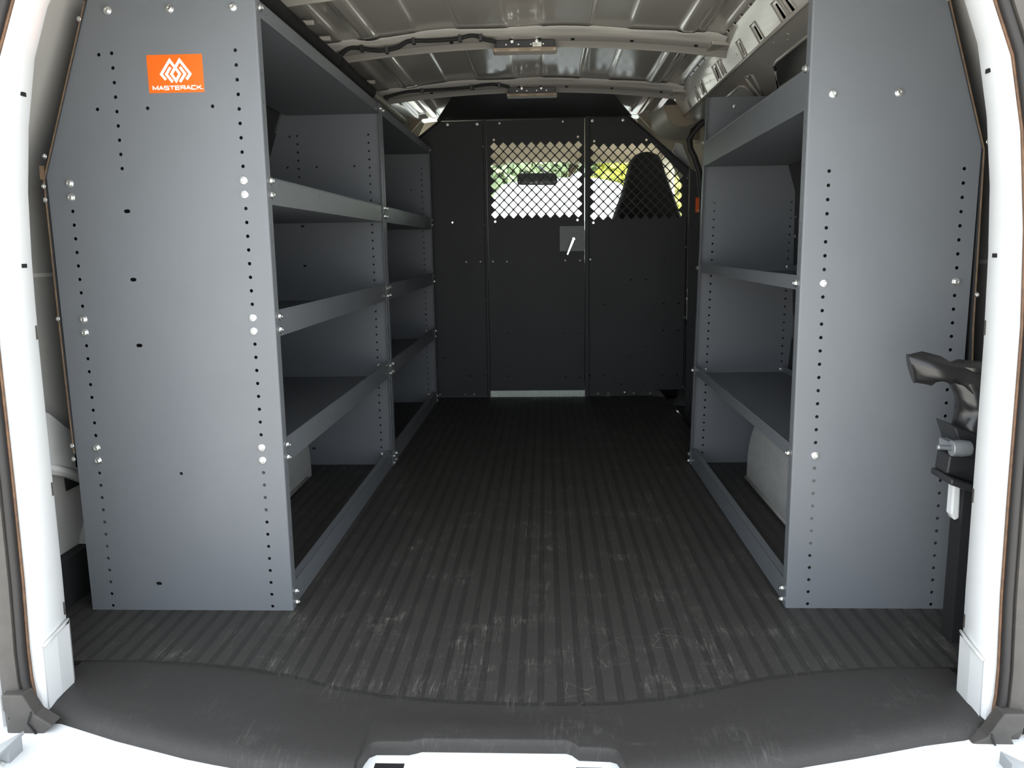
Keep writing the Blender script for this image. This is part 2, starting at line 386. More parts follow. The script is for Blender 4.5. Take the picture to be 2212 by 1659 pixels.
# ---- trim_2: rubber weatherstrip round the opening
seal_half = [(-0.284, -0.012), (-0.297, 0.020), (-0.300, 0.06), (-0.300, 0.105), (-0.295, 0.221), (-0.292, 0.37), (-0.290, 0.549), (-0.289, 0.618), (-0.281, 0.75), (-0.266, 0.88), (-0.245, 0.977), (-0.209, 1.064), (-0.15, 1.145), (-0.06, 1.205), (0.08, 1.245), (0.25, 1.258)]
spath = seal_half + [(2*XC-0.004-a, b-0.018) for a, b in seal_half[::-1]]
ws = MB()
ws.grid(sweep([(0.014, -0.368), (0.016, -0.380), (0.026, -0.384), (0.040, -0.383), (0.044, -0.377), (0.044, -0.366)], spath))
trim2 = ws.build('trim_2', 'seal', auto=0.7); tag(trim2, 'grey-black rubber weatherstrip round the rear opening', kind='structure')
b = MB(); b.grid(sweep([(0.008+0.0065*math.cos(t), -0.372+0.0085*math.sin(t)) for t in [2*PI*k/8 for k in range(8)]], spath), cv=True)
b.build('bulb_seal', 'bulb', trim2, smooth=True)
b = MB(); b.grid(sweep([(0.0012+0.0022*math.cos(t), -0.367+0.003*math.sin(t)) for t in [2*PI*k/6 for k in range(6)]], spath), cv=True)
b.build('sealing_lip', 'brownedge', trim2, smooth=True)
for sgn, poly in ((1, [(-0.334, 0.045), (-0.300, 0.045), (-0.284, 0.012), (-0.258, -0.006), (-0.272, -0.018), (-0.276, -0.030), (-0.324, -0.028), (-0.331, -0.018), (-0.331, -0.006), (-0.325, 0.006), (-0.334, 0.020)]),
                  (-1, [(1.220, 0.030), (1.186, 0.030), (1.165, -0.008), (1.136, -0.022), (1.150, -0.034), (1.155, -0.047), (1.200, -0.046), (1.207, -0.036), (1.207, -0.024), (1.198, -0.008), (1.216, 0.008)])):
    b = MB(); b.prism(poly, lambda a, c, t: (a, t, c), -0.396, -0.37)
    b.build('corner_boot', 'seal', trim2, bevel=0.0022)
    b = MB()
    q = [(poly[2][0]-0.004*sgn, poly[2][1]+0.006), (poly[2][0]-0.010*sgn, poly[2][1]-0.012), (poly[4][0]-0.010*sgn, poly[4][1]-0.004)]
    b.tube([(q[0][0], -0.397, q[0][1]), (q[1][0], -0.399, q[1][1]), (q[2][0], -0.397, q[2][1])], 0.0016, 6)
    b.build('boot_ridge', 'bulb', trim2, smooth=True)

# ---- trim_3: white rear fascia and step under the sill, body corners
wf = MB()
wf.box(-0.62, 1.51, -0.60, -0.36, -0.30, -0.0185)
wf.box(-0.70, 1.59, -0.72, -0.50, -0.62, -0.16)
wf.box(-0.62, -0.345, -0.383, -0.30, -0.05, 1.28); wf.box(1.232, 1.51, -0.383, -0.30, -0.05, 1.28)
fascia = wf.build('trim_3', 'white', bevel=0.006); tag(fascia, 'white painted rear fascia below the sill', kind='structure')
for a0, a1 in ((0.262, 0.305), (0.553, 0.590)):
    b = MB(); b.box(a0, a1, -0.49, -0.4595 if a0 < 0.4 else -0.4635, -0.0190, -0.0180); b.build('striker_slot', 'dark', fascia)
b = MB(); b.prism([(-0.345, -0.035), (-0.276, 0.005), (-0.275, 0.011), (-0.345, -0.028)], lambda a, c, t: (a, t, c), -0.49, -0.435)
b.prism([(-0.345, -0.12), (-0.280, -0.12), (-0.276, 0.005), (-0.345, -0.035)], lambda a, c, t: (a, t, c), -0.47, -0.44)
b.build('corner_bracket', 'midgrey', fascia)
b = MB(); b.tube([(-0.288, -0.472, -0.022), (-0.288, -0.480, -0.022)], 0.008, 12); b.build('bracket_bolt', 'whitegrey', fascia)
b = MB(); b.prism([(1.158, -0.0), (1.19, -0.016), (1.26, -0.03), (1.26, -0.12), (1.157, -0.12)], lambda a, c, t: (a, t, c), -0.47, -0.44)
b.build('corner_bracket', 'midgrey', fascia)

# ---- ceiling: pressed roof skin with longitudinal swages, and roof bows
BOWS = [0.44, 1.03, 1.755]
def crown(x): return 1.349 - 0.040*((x-XC)/0.6)**2
EDG = [(-0.075, -0.030, 0.014), (-0.010, 0.030, -0.012), (0.147, 0.262, 0.0085), (0.407, 0.506, 0.0085), (0.650, 0.759, 0.0085), (0.900, 0.945, -0.012), (0.975, 1.020, 0.014)]
def sm(t): t = min(1, max(0, t)); return t*t*(3-2*t)
def swage(x):
    z = 0
    for a, c, h in EDG: z += h*sm((x-a+0.006)/0.012)*sm((c+0.006-x)/0.012)
    return z
def bowfade(y):
    f = 1.0
    for yb in BOWS + [2.50]: f *= sm((abs(y-yb)-0.072)/0.035)
    return f
xs = [-0.14 + 0.00585*i for i in range(201)]
ys = []
y = -0.30
while y < 2.56: ys.append(y); y += 0.022
ce = MB(); ce.grid([[(x_, y_, crown(x_) + swage(x_)*bowfade(y_)) for x_ in xs] for y_ in ys])
ceiling = ce.build('ceiling', 'taupe', smooth=True); tag(ceiling, 'taupe painted steel roof skin with pressed swages', kind='structure')
b = MB(); b.box(-0.62, 1.51, -0.36, 2.62, 1.40, 1.43); b.build('outer_roof', 'white', ceiling)
for yb in BOWS:
    b = MB(); rows = []
    N = 60
    for i in range(N+1):
        x_ = -0.175 + (1.24)*i/N; z = crown(x_)
        rows.append([(x_, yb-0.045, z-0.014), (x_, yb-0.040, z-0.0175), (x_, yb-0.032, z-0.0205), (x_, yb+0.006, z-0.024), (x_, yb+0.010, z-0.021), (x_, yb+0.016, z-0.024), (x_, yb+0.040, z-0.028), (x_, yb+0.048, z-0.033), (x_, yb+0.054, z-0.033), (x_, yb+0.056, z-0.012)])
    b.grid(rows); bow = b.build('roof_bow', 'taupe', ceiling, auto=0.4)
    # wavy sealer flange against the skin
    b = MB(); rows = []
    for i in range(121):
        x_ = -0.15 + 1.19*i/120; z = crown(x_)
        wob = 0.010*math.sin(x_*17+yb) + 0.004*noise.noise(Vector((x_*40, yb, 0)))
        zz = z + swage(x_)*0.35
        rows.append([(x_, yb-0.076+wob, zz-0.0045), (x_, yb-0.073+wob, zz-0.0075), (x_, yb-0.058+wob*0.4, z-0.010), (x_, yb-0.044, z-0.014)])
    b.grid(rows); b.build('sealer_flange', 'sealer', ceiling, smooth=True)
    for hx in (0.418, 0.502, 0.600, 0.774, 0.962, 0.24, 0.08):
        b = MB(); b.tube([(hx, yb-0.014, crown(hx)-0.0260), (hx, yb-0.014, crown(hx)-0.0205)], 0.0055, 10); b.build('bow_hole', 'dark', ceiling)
    # gusset plates at both ends of the bow
    for s_ in (-1, 1):
        xe = XC + s_*0.575
        b = MB(); b.prism([(xe-s_*0.02, yb-0.06), (xe+s_*0.06, yb-0.03), (xe+s_*0.06, yb+0.06), (xe-s_*0.02, yb+0.055)], lambda a, c, t: (a, c, t), 1.288, 1.300)
        b.build('bow_gusset', 'taupe', ceiling, bevel=0.003)

# ---- side walls
def wx(x, side): return x if side > 0 else 2*XC - x
def make_wall(name, side, label):
    """side +1: right wall (x>0).  outer skin, rail with slots, wall sheets"""
    b = MB()
    outer = [(1.47, -0.62), (1.47, 0.90), (1.36, 1.20), (1.25, 1.36), (1.20, 1.42)]
    rows = [[(wx(p, side), y_, q) for p, q in outer] for y_ in (-0.37, 2.62)]
    b.grid(rows); inn = [(p+0.02, q+0.004) for p, q in outer]
    b.grid([[(wx(p, side), y_, q) for p, q in inn] for y_ in (-0.37, 2.62)])
    w = b.build(name, 'inner'); tag(w, label, kind='structure')
    def sheet(nm, A, B, y0, y1, holes, mt, t=0.003):
        d = Vector((B[0]-A[0], B[1]-A[1])); L = d.length; d.normalize(); nn = Vector((-d.y, d.x))
        vs_, fs_ = plate2d(rect(y0, y1, 0, L), holes, t)
        bb = MB(); bb.add([(wx(A[0]+d.x*s_+nn.x*c_, side), a_, A[1]+d.y*s_+nn.y*c_) for a_, s_, c_ in vs_], fs_)
        return bb.build(nm, mt, w), (A, d, nn)
    # upper rail face with its slanted punched slots
    sl_ = [[(0.552, 0.042), (0.533, 0.042), (0.530, 0.082), (0.557, 0.082)], [(0.491, 0.042), (0.475, 0.042), (0.464, 0.083), (0.490, 0.083)], [(0.751, 0.041), (0.731, 0.041), (0.736, 0.080), (0.761, 0.080)],
           [(0.916, 0.043), (0.901, 0.043), (0.922, 0.079), (0.937, 0.079)], [(1.244, 0.041), (1.222, 0.041), (1.251, 0.076), (1.276, 0.076)], [(1.164, 0.042), (1.152, 0.042), (1.176, 0.076), (1.190, 0.076)],
           [(1.482, 0.043), (1.459, 0.043), (1.496, 0.077), (1.520, 0.077)], [(1.594, 0.044), (1.578, 0.044), (1.608, 0.078), (1.629, 0.078)], [(1.778, 0.047), (1.756, 0.047), (1.786, 0.080), (1.814, 0.080)],
           [(0.25, 0.041), (0.23, 0.041), (0.232, 0.080), (0.258, 0.080)], [(0.10, 0.041), (0.08, 0.041), (0.082, 0.080), (0.108, 0.080)]]
    hl = sl_ + [circ(0.98, 0.062, 0.004), circ(1.02, 0.064, 0.003), circ(1.36, 0.06, 0.0035), circ(1.88, 0.070, 0.004)]
    rail, (A, d, nn) = sheet('rail_face', (1.04, 1.312), (1.090, 1.240), -0.26, 1.96, hl, 'taupe')
    sheet('slot_shade_sheet', (1.052, 1.322), (1.102, 1.250), -0.26, 1.95, [], 'dark')  # added dark sheet behind the slots, its black stands in for shade
    # pressed rims round the slots and the stamped recesses between them
    for q in sl_:
        bb = MB()
        pts = [(wx(A[0]+d.x*s_-nn.x*0.003, side), a_, A[1]+d.y*s_-nn.y*0.003) for a_, s_ in [(q[0][0]+0.012, q[0][1]-0.008), (q[1][0]-0.012, q[1][1]-0.008), (q[2][0]-0.012, q[2][1]+0.004), (q[3][0]+0.012, q[3][1]+0.004)]]
        bb.tube(pts + [pts[0]], 0.0015, 6); bb.build('slot_rim', 'taupe', w, smooth=True)
    # tabs along the top of the rail
    yy = -0.1
    while yy < 1.86:
        bb = MB(); ln = 0.055 + 0.03*random.random()
        bb.prism([(1.030, 1.320), (1.043, 1.310), (1.047, 1.3125), (1.034, 1.3225)], lambda a, c, t: (wx(a, side), t, c), yy, yy+ln)
        bb.build('rail_tab', 'taupe', w, bevel=0.002); yy += ln + 0.022
    # bead under the rail
    bb = MB(); bb.tube([(wx(1.088, side), -0.26, 1.238), (wx(1.088, side), 0.9, 1.238), (wx(1.088, side), 1.96, 1.238)], 0.005, 8); bb.build('rail_bead', 'taupe', w, smooth=True)
    # sloping sheet below the rail with window cut-outs
    holes = [[(0.935, 0.090), (0.900, 0.074), (0.850, 0.070), (0.20, 0.070), (0.20, 0.150), (1.10, 0.150)], [(1.112, 0.045), (1.062, 0.052), (1.240, 0.140), (1.276, 0.138)], [(1.62, 0.060), (1.23, 0.056), (1.215, 0.070), (1.31, 0.136), (1.62, 0.136)], circ(0.72, 0.02, 0.004), circ(0.62, 0.028, 0.006, 8), circ(0.66, 0.04, 0.004)]
    under, (A2, d2, nn2) = sheet('sloping_panel', (1.090, 1.240), (1.235, 1.185), -0.26, 1.98, holes, 'taupe')
    for q in holes[:3]:
        bb = MB(); pts = [(wx(A2[0]+d2.x*s_-nn2.x*0.002, side), a_, A2[1]+d2.y*s_-nn2.y*0.002) for a_, s_ in q]
        bb.tube(pts + [pts[0]], 0.0045, 6); bb.build('cutout_rim', 'taupe', w, smooth=True)
    # side cargo-door window high on the wall (dark glass)
    wholes = [rect(0.20, 0.95, 0.02, 0.26), rect(1.22, 1.62, 0.02, 0.26)]
    sheet('upper_panel', (1.235, 1.185), (1.38, 0.85), -0.26, 2.28, wholes, 'inner')
    bb = MB()
    for y0, y1 in ((0.15, 1.0), (1.17, 1.67)):
        bb.add([(wx(1.275, side), y0, 1.21), (wx(1.275, side), y1, 1.21), (wx(1.43, side), y1, 0.86), (wx(1.43, side), y0, 0.86)], [(0, 1, 2, 3)])
    bb.build('window_pane', 'tintglass', w)
    sheet('lower_panel', (1.38, 0.85), (1.39, -0.02), -0.26, 2.40, [], 'inner')
    # horizontal pressing line and black mat upturn at the foot of the wall
    bb = MB(); bb.tube([(wx(1.383, side), -0.26, 0.68), (wx(1.383, side), 2.3, 0.66)], 0.005, 8); bb.build('pressed_bead', 'inner', w, smooth=True)
    bb = MB(); bb.box(min(wx(1.36, side), wx(1.39, side)), max(wx(1.36, side), wx(1.39, side)), -0.26, 2.3, -0.003, 0.100); bb.build('mat_upturn', 'kick', w)
    return w
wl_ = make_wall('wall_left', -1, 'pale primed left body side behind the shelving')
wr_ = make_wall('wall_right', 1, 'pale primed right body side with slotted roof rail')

# wheel housings
def wheel_house(side, x_in, w, y_mid, ry, H, y_end):
    b = MB(); rows = []
    N = 28
    x_out = 1.39 if side > 0 else -0.50
    for i in range(N+1):
        t = PI*i/N
        y_ = y_mid + ry*math.cos(t)*(1.0); z = H*math.sin(t)**0.75
        rows.append([(x_in + (x_out-x_in)*u, y_mid + (y_-y_mid)*(1 - k), z*(1-k*0.6) if z > 0 else 0) for u, k in ((0.0, 0.06), (0.015, 0.025), (0.045, 0.006), (0.09, 0.0), (0.5, 0.0), (1.0, 0.0))])
    b.grid(rows)
    face = [r[0] for r in rows]
    b.add(face, [tuple(range(len(face)))])
    return b.build('wheel_housing', 'liner', w, auto=0.7)
wheel_house(-1, -0.245, wl_, 0.55, 0.458, 0.272, 0)
wheel_house(1, 1.132, wr_, 0.52, 0.438, 0.282, 0)
for side, w, xi in ((-1, wl_, -0.243), (1, wr_, 1.130)):
    b = MB(); b.tube([(xi, 0.13, 0.006), (xi, 0.5, 0.007), (xi, 0.93, 0.006)], 0.006, 8); b.build('housing_flange', 'liner', w, smooth=True)

# left: pressed brace with a rectangular window behind the end panel
out = [(-0.06, 0.44), (0.02, 0.405), (0.074, 0.363), (0.106, 0.345), (0.30, 0.24), (0.34, 0.17), (0.30, 0.15), (0.144, 0.219), (0.062, 0.263), (-0.06, 0.31)]
vs_, fs_ = plate2d(out, [[(0.097, 0.313), (0.146, 0.281), (0.140, 0.252), (0.131, 0.250), (0.088, 0.278), (0.090, 0.30)]], 0.014)
b = MB(); b.add([(-0.480+c_, a_, s_) for a_, s_, c_ in vs_], fs_); b.build('pressed_brace', 'whitegrey', wl_)
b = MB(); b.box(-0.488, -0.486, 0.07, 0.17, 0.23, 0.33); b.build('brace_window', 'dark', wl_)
b = MB(); b.tube([(-0.474, -0.06, 0.325), (-0.474, 0.062, 0.275), (-0.474, 0.144, 0.231), (-0.474, 0.30, 0.16)], 0.008, 8); b.build('brace_flange', 'whitegrey', wl_, smooth=True)
# right: white upright edge and dark post seen between end panel and pillar
b = MB(); b.prism([(1.231, 0.300), (1.244, 0.300), (1.246, 0.232), (1.238, 0.228), (1.231, 0.240)], lambda a, c, t: (a, t, c), -0.11, -0.09); b.build('white_bracket', 'white', wr_, bevel=0.003)
b = MB(); b.box(1.245, 1.30, -0.12, -0.08, -0.002, 0.34); b.box(1.306, 1.320, 0.03, 0.05, -0.002, 0.20); b.build('dark_post', 'kick', wr_)

# side-door pillar, black door seal and dark trim in the gap before the partition
b = MB(); b.box(1.225, 1.39, 1.66, 2.29, -0.2, 1.03); b.build('door_trim_panel', 'plastic', wr_)
b = MB(); b.tube([(1.175, 1.9, 1.215), (1.147, 1.9, 1.200), (1.115, 1.9, 1.170), (1.100, 1.9, 1.135), (1.105, 1.9, 1.10), (1.122, 1.9, 1.067), (1.142, 1.9, 1.012), (1.158, 1.9, 0.90), (1.163, 1.9, 0.5), (1.163, 1.9, -0.15)], 0.013, 10); b.build('door_seal', 'bulb', wr_, smooth=True)

# ---- wall_front: the cab shell beyond the partition
b = MB(); b.box(-0.52, 1.41, 2.62, 4.4, -0.30, -0.10); b.build('cab_floor', 'plastic', floor)
for k, (xa, xb) in enumerate(((-0.52, -0.47), (1.36, 1.41))):
    b = MB(); b.box(xa, xb, 2.62, 4.4, -0.30, 0.52); b.box(xa, xb, 2.45, 2.78, 0.50, 1.15)
    tag(b.build('door_%d' % (k+1), 'plastic'), 'dark lower cab door panel beyond the partition', kind='structure')
cb = MB(); cb.box(-0.52, 1.41, 4.38, 4.43, -0.30, 0.50)
front = cb.build('wall_front', 'plastic'); tag(front, 'dark front bulkhead of the cab', kind='structure')
for xa in (-0.47, 1.36):   # A pillars and window headers
    b = MB(); s_ = 1 if xa < 0 else -1
    b.tube([(xa, 4.25, 0.50), (xa+s_*0.05, 3.85, 0.86), (xa+s_*0.12, 3.46, 1.19)], 0.045, 8); b.build('front_pillar', 'cream', front, smooth=True)
    b = MB(); b.tube([(xa+s_*0.12, 3.46, 1.19), (xa+s_*0.12, 2.9, 1.24), (xa+s_*0.12, 2.45, 1.25)], 0.05, 8); b.build('window_header', 'cream', front, smooth=True)
    b = MB(); b.prism([(2.62, 0.50), (2.62, 1.26), (2.78, 1.24), (2.80, 0.50)], lambda a, c, t: (t, a, c), xa-0.01 if xa < 0 else xa-0.02, xa+0.03 if xa < 0 else xa+0.01); b.build('pillar_trim', 'cream', front)
for s_ in (-1, 1):
    b = MB(); b.grid([[(wx(p, s_), y_, q) for p, q in ((1.30, 1.19), (1.36, 1.20), (1.25, 1.36), (1.20, 1.42), (1.10, 1.42))] for y_ in (2.58, 3.52)]); b.build('cant_rail', 'white', front)
# headliner
b = MB(); rows = []
for i in range(13):
    y_ = 2.56 + (3.47-2.56)*i/12; zt = 1.345 - 0.13*(i/12)**1.5
    rows.append([(-0.40+0.0425*j*4, y_, zt - 0.05*((j-5)/5)**2*(0.6)) for j in range(11)])
b.grid(rows); b.grid([[(p[0], p[1], p[2]+0.03) for p in r] for r in rows])
b.add([rows[-1][k] for k in range(11)] + [(p[0], p[1]+0.02, p[2]+0.03) for p in rows[-1]], [(k, k+1, k+12, k+11) for k in range(10)])
b.build('headliner', 'tan', front, smooth=True)
b = MB(); b.box(-0.6, 1.5, 2.60, 3.50, 1.385, 1.40); b.build('cab_roof', 'white', front)
b = MB(); b.prism([(3.50, 0.10), (3.48, 0.62), (3.56, 0.70), (3.95, 0.69), (4.32, 0.50), (4.36, 0.10)], lambda a, c, t: (t, a, c), -0.47, 1.36); b.build('dashboard', 'plastic', front, bevel=0.02)
# windshield
b = MB(); rows = []
for i in range(7):
    t = i/6; y_ = 3.475 + 0.78*t; z = 1.215 - 0.675*t
    rows.append([(-0.37-0.10*t + (1.63+0.20*t)*j/12, y_ - 0.09*((j-6)/6)**2, z) for j in range(13)])
b.grid(rows); win = b.build('window_1', 'glass', smooth=True); tag(win, 'clear windshield seen through the mesh of the partition', kind='structure')
for k, xa in enumerate((-0.45, 1.34)):
    s_ = 1 if xa < 0 else -1
    b = MB(); b.add([(xa, 2.8, 0.5), (xa, 4.2, 0.5), (xa+s_*0.10, 3.5, 1.17), (xa+s_*0.10, 2.8, 1.21)], [(0, 1, 2, 3)])
    w_ = b.build('window_%d' % (k+2), 'glass'); tag(w_, 'clear side window of the cab', kind='structure')

# moulded corner trims where roof meets partition (right and left)
for side in (1, -1):
    q1 = lambda p: (0.514+(p[0]-0.514)*0.9147, 0.719+(p[1]-0.719)*0.9147)
    e1 = [q1(p) for p in [(1.061, 1.345), (1.064, 1.318), (1.074, 1.292), (1.086, 1.274), (1.104, 1.258), (1.130, 1.250), (1.157, 1.250), (1.190, 1.262), (1.212, 1.268)]]
    e2 = [q1(p) for p in [(1.005, 1.335), (1.013, 1.309), (1.020, 1.285), (1.032, 1.256), (1.050, 1.237), (1.074, 1.221), (1.110, 1.212), (1.150, 1.209), (1.21, 1.209)]]
    b = MB()
    mid = [((a[0]+c[0])/2-0.004, (a[1]+c[1])/2-0.006) for a, c in zip(e1, e2)]
    b.grid([[(wx(p, side), 2.02, q) for p, q in e1], [(wx(p, side), 2.09, q) for p, q in mid], [(wx(p, side), 2.16, q) for p, q in e2], [(wx(p+0.012, side), 2.165, q+0.012) for p, q in e2]])
    b.build('corner_moulding', 'taupetrim', front, auto=0.9)
    b = MB(); b.prism([q1(p) for p in [(1.061, 1.345), (1.064, 1.318), (1.074, 1.292), (1.086, 1.274), (1.104, 1.258), (1.130, 1.250), (1.157, 1.250), (1.190, 1.260), (1.212, 1.265), (1.203, 1.285), (1.152, 1.288), (1.122, 1.345)]], lambda a, c, t: (wx(a, side), t, c), 2.012, 2.024)
    b.build('moulding_cap', 'browntrim', front)
    b = MB(); b.prism([(0.93, 1.345), (1.24, 1.345), (1.24, 1.20), (1.06, 1.225), (1.0, 1.27)], lambda a, c, t: (wx(a, side), t, c), 2.44, 2.455); b.build('roof_end_trim', 'browntrim', front)
    b = MB(); b.prism([(0.94, 1.36), (1.42, 1.36), (1.42, 0.5), (1.20, 0.5), (1.185, 1.02), (1.10, 1.17), (1.0, 1.25)], lambda a, c, t: (wx(a, side), t, c), 2.585, 2.60)
    b.build('pillar_panel', 'cream', front)
    b = MB(); b.prism([(1.115, 1.150), (1.130, 1.195), (1.16, 1.185), (1.20, 1.085), (1.19, 1.07)], lambda a, c, t: (wx(a, side), t, c), 2.43, 2.45); b.build('belt_bracket', 'whitegrey', front, bevel=0.004)

# ================================================================== SHELVING
def sticker(parent, x0, z0, w, h, y, side_hidden=False):
    """orange maker's sticker on a face looking back along -y; (x0, z0) its top-left corner"""
    def rr(a0, a1, b0, b1, r):
        out = []
        for cx, cy, t0 in ((a1-r, b1-r, 0), (a0+r, b1-r, PI/2), (a0+r, b0+r, PI), (a1-r, b0+r, 3*PI/2)):
            out += [(cx+r*math.cos(t0+k*PI/8), cy+r*math.sin(t0+k*PI/8)) for k in range(5)]
        return out
    b = MB(); b.prism(rr(x0, x0+w, z0-h, z0, 0.002), lambda a, c, t: (a, t, c), y-0.0006, y)
    st_ = b.build('sticker', 'orange', parent); tag(st_, 'orange sticker with a white double-peak emblem and maker name')
    def P(u, v): return Vector((x0+u*w, z0-v*h))
    def stroke(b, pts, hw, dy):
        L = []; R_ = []
        for i, p in enumerate(pts):
            d0 = (p-pts[i-1]).normalized() if i else (pts[1]-p).normalized()
            d1 = (pts[i+1]-p).normalized() if i < len(pts)-1 else d0
            n0 = Vector((-d0.y, d0.x)); n1 = Vector((-d1.y, d1.x)); m_ = (n0+n1).normalized(); k = hw/max(0.35, m_.dot(n0))
            L.append(p+m_*k); R_.append(p-m_*k)
        for i in range(len(pts)-1):
            b.prism([tuple(L[i]), tuple(L[i+1]), tuple(R_[i+1]), tuple(R_[i])], lambda a, c, t: (a, t, c), y-0.0010-0.00004*i-dy, y-0.0005)
    b = MB()
    for line in ([(0.322, 0.655), (0.245, 0.51), (0.413, 0.15), (0.580, 0.51), (0.506, 0.69), (0.430, 0.51), (0.592, 0.15), (0.768, 0.515), (0.695, 0.66)],
                 [(0.420, 0.33), (0.337, 0.51), (0.440, 0.72)], [(0.590, 0.33), (0.675, 0.515), (0.573, 0.72)]):
        stroke(b, [P(*q) for q in line], w*0.0235, 0)
    b.build('emblem', 'stickerw', st_)
    # wide squared lettering drawn as strokes
    glyph = {'M': [[(0, 0), (0, 0.98), (0.5, 0.22), (1, 0.98), (1, 0)]], 'A': [[(-0.05, 0), (0.5, 1), (1.05, 0)], [(0.30, 0.30), (0.72, 0.30)]], 'S': [[(1, 1), (0, 1), (0, 0.52), (1, 0.52), (1, 0), (0, 0)]],
             'T': [[(-0.05, 1), (1.05, 1)], [(0.5, 1), (0.5, 0)]], 'E': [[(1, 1), (0, 1), (0, 0), (1, 0)], [(0, 0.5), (0.95, 0.5)]], 'R': [[(0, 0), (0, 1), (1, 1), (1, 0.48), (0, 0.48)], [(0.50, 0.45), (1.0, 0)]],
             'C': [[(1, 1), (0, 1), (0, 0), (1, 0)]], 'K': [[(0, 0), (0, 1)], [(0.95, 1), (0.12, 0.45)], [(0.32, 0.58), (1, 0)]]}
    b = MB(); u_ = 0.078
    for ch in 'MASTERACK':
        cw = 0.086 if ch == 'M' else 0.076
        for j, gl in enumerate(glyph[ch]): stroke(b, [P(u_+cw*p, 0.918-0.092*q) for p, q in gl], w*0.0085, 0.00006*j)
        u_ += cw + 0.0225
    stroke(b, [P(u_-0.006, 0.918), P(u_+0.010, 0.918)], w*0.008, 0)
    b.build('lettering', 'stickerw', st_)

T = 0.0016
def end_panel(parent, side, x0, y0, d, w, H, kz, wt, holes, lean=0.0):
    """punched end panel with a rounded front bend and a perforated front flange; side +1: unit left of the aisle"""
    r = 0.0035; fw = 0.024
    X_ = lambda u, z: x0 - side*u + (lean*z)*(-side)
    vs_, fs_ = plate2d([(r, 0), (w, 0), (w, kz), (wt, H), (r, H)], holes, T)
    b = MB(); b.add([(X_(u, z), y0+d*(T/2)+c_*1.0, z) for u, z, c_ in vs_], fs_)
    rows = []
    for k in range(7):
        t = PI/2*k/6
        rows.append([(X_(r-r*math.sin(t), z), y0+d*(r-r*math.cos(t)), z) for z in (0.0, H*0.5, H)])
    b.grid(rows)
    fh = [circ(0.0125, (k+0.86)*I, 0.0024, 8) for k in range(45)]
    vs_, fs_ = plate2d(rect(r, fw, 0, H), fh, T)
    b.add([(X_(T/2+c_, z), y0+d*a, z) for a, z, c_ in vs_], fs_)
    # outer (wall side) return flange
    rows = [[(X_(w, z), y0+d*a, z) for a in (0, 0.02)] for z in (0, kz)] + [[(X_(wt, H), y0+d*a, H) for a in (0, 0.02)]]
    b.grid(rows)
    return b.build('end_panel', 'grey', parent, auto=0.35)

def shelf(parent, side, x0, ya, yb, depth, zd, lip, holes_y, lean_b=0.0, lean_side=-1, label=None, backlip=0.02):
    """tray shelf: deck with slits, tall pierced front lip, low lips on the other sides"""
    u0 = 0.0036
    X_ = lambda u, y, z: x0 - side*(u + lean_b*z*(y-ya)/(yb-ya))
    sl_ = []
    for k in range(6):
        yy = ya + (yb-ya)*(k+0.6)/6.3
        for uu in (0.06, depth*0.5, depth-0.07): sl_.append(rect(uu+0.01*(k % 2), uu+0.01*(k % 2)+0.012, yy, yy+0.0018))
    vs_, fs_ = plate2d(rect(u0, depth, ya, yb), sl_, T)
    b = MB(); b.add([(X_(u, y, zd), y, zd+c_) for u, y, c_ in vs_], fs_, 1)
    hl = [slot(yy, zd+lip-0.012, 0.0045, 0.0085) if False else [(yy-0.002, zd+lip-0.017), (yy+0.002, zd+lip-0.017), (yy+0.002, zd+lip-0.008), (yy-0.002, zd+lip-0.008)] for yy in holes_y] if lip > 0.03 else [circ(yy, zd+lip*0.5, 0.002, 8) for yy in holes_y]
    vs_, fs_ = plate2d(rect(ya, yb, zd-T/2, zd+lip), hl, T)
    b.add([(X_(u0+c_, y, z), y, z) for y, z, c_ in vs_], fs_, 0)
    ed = [(X_(u0, y, zd+lip), y, zd+lip) for y in (ya, (ya+yb)/2, yb)]
    b.tube(ed, 0.0016, 6, 0)
    bl = min(lip, backlip)
    xa, xb = sorted((X_(depth-T, ya, zd), X_(depth, ya, zd))); b.box(xa, xb, ya, yb, zd, zd+bl, 0)
    for yy, y2 in ((ya, ya+T), (yb-T, yb)):
        xa, xb = sorted((X_(u0, yy, zd), X_(depth, yy, zd))); b.box(xa, xb, yy, y2, zd, zd+min(lip, 0.046), 0)
    o = b.build('shelf', ['grey', 'deck'], parent, auto=0.6)
    return o
def rail_part(parent, side, x0, ya, yb, lean_b=0.0):
    b = MB(); u0 = 0.0036
    hl = [circ(ya+(yb-ya)*t, 0.030, 0.0022, 8) for t in (0.06, 0.33, 0.64, 0.95)]
    vs_, fs_ = plate2d(rect(ya, yb, 0.001, 0.050), hl, T)
    b.add([(x0-side*(u0+c_), y, z) for y, z, c_ in vs_], fs_)
    xa, xb = sorted((x0-side*u0, x0-side*(u0+0.018))); b.box(xa, xb, ya, yb, 0.0486, 0.050)
    return b.build('bottom_rail', 'grey', parent)

LH = [circ(0.042, ZH(k), 0.0034) for k in range(43)] + [circ(0.372, ZH(k), 0.0034) for k in range(34)] + [circ(0.27, ZH(k), 0.0034) for k in range(34, 43)]
LH += [circ(0.294, 1.074, 0.0034), circ(0.306, 0.979, 0.0034), circ(0.212, 0.979, 0.0034), circ(0.091, 0.980, 0.0034), circ(0.207, 0.287, 0.0034)]
LH += [slot(0.268, 0.795, 0.0125, 0.0070), slot(0.268, 0.668, 0.0125, 0.0070), slot(0.268, 0.542, 0.0125, 0.0070), slot(0.272, 0.057, 0.0125, 0.0068)]
RH = [circ(0.043, ZH(k), 0.0034) for k in range(34)] + [circ(0.284, ZH(k), 0.0034) for k in range(34)]
HL = 46*I

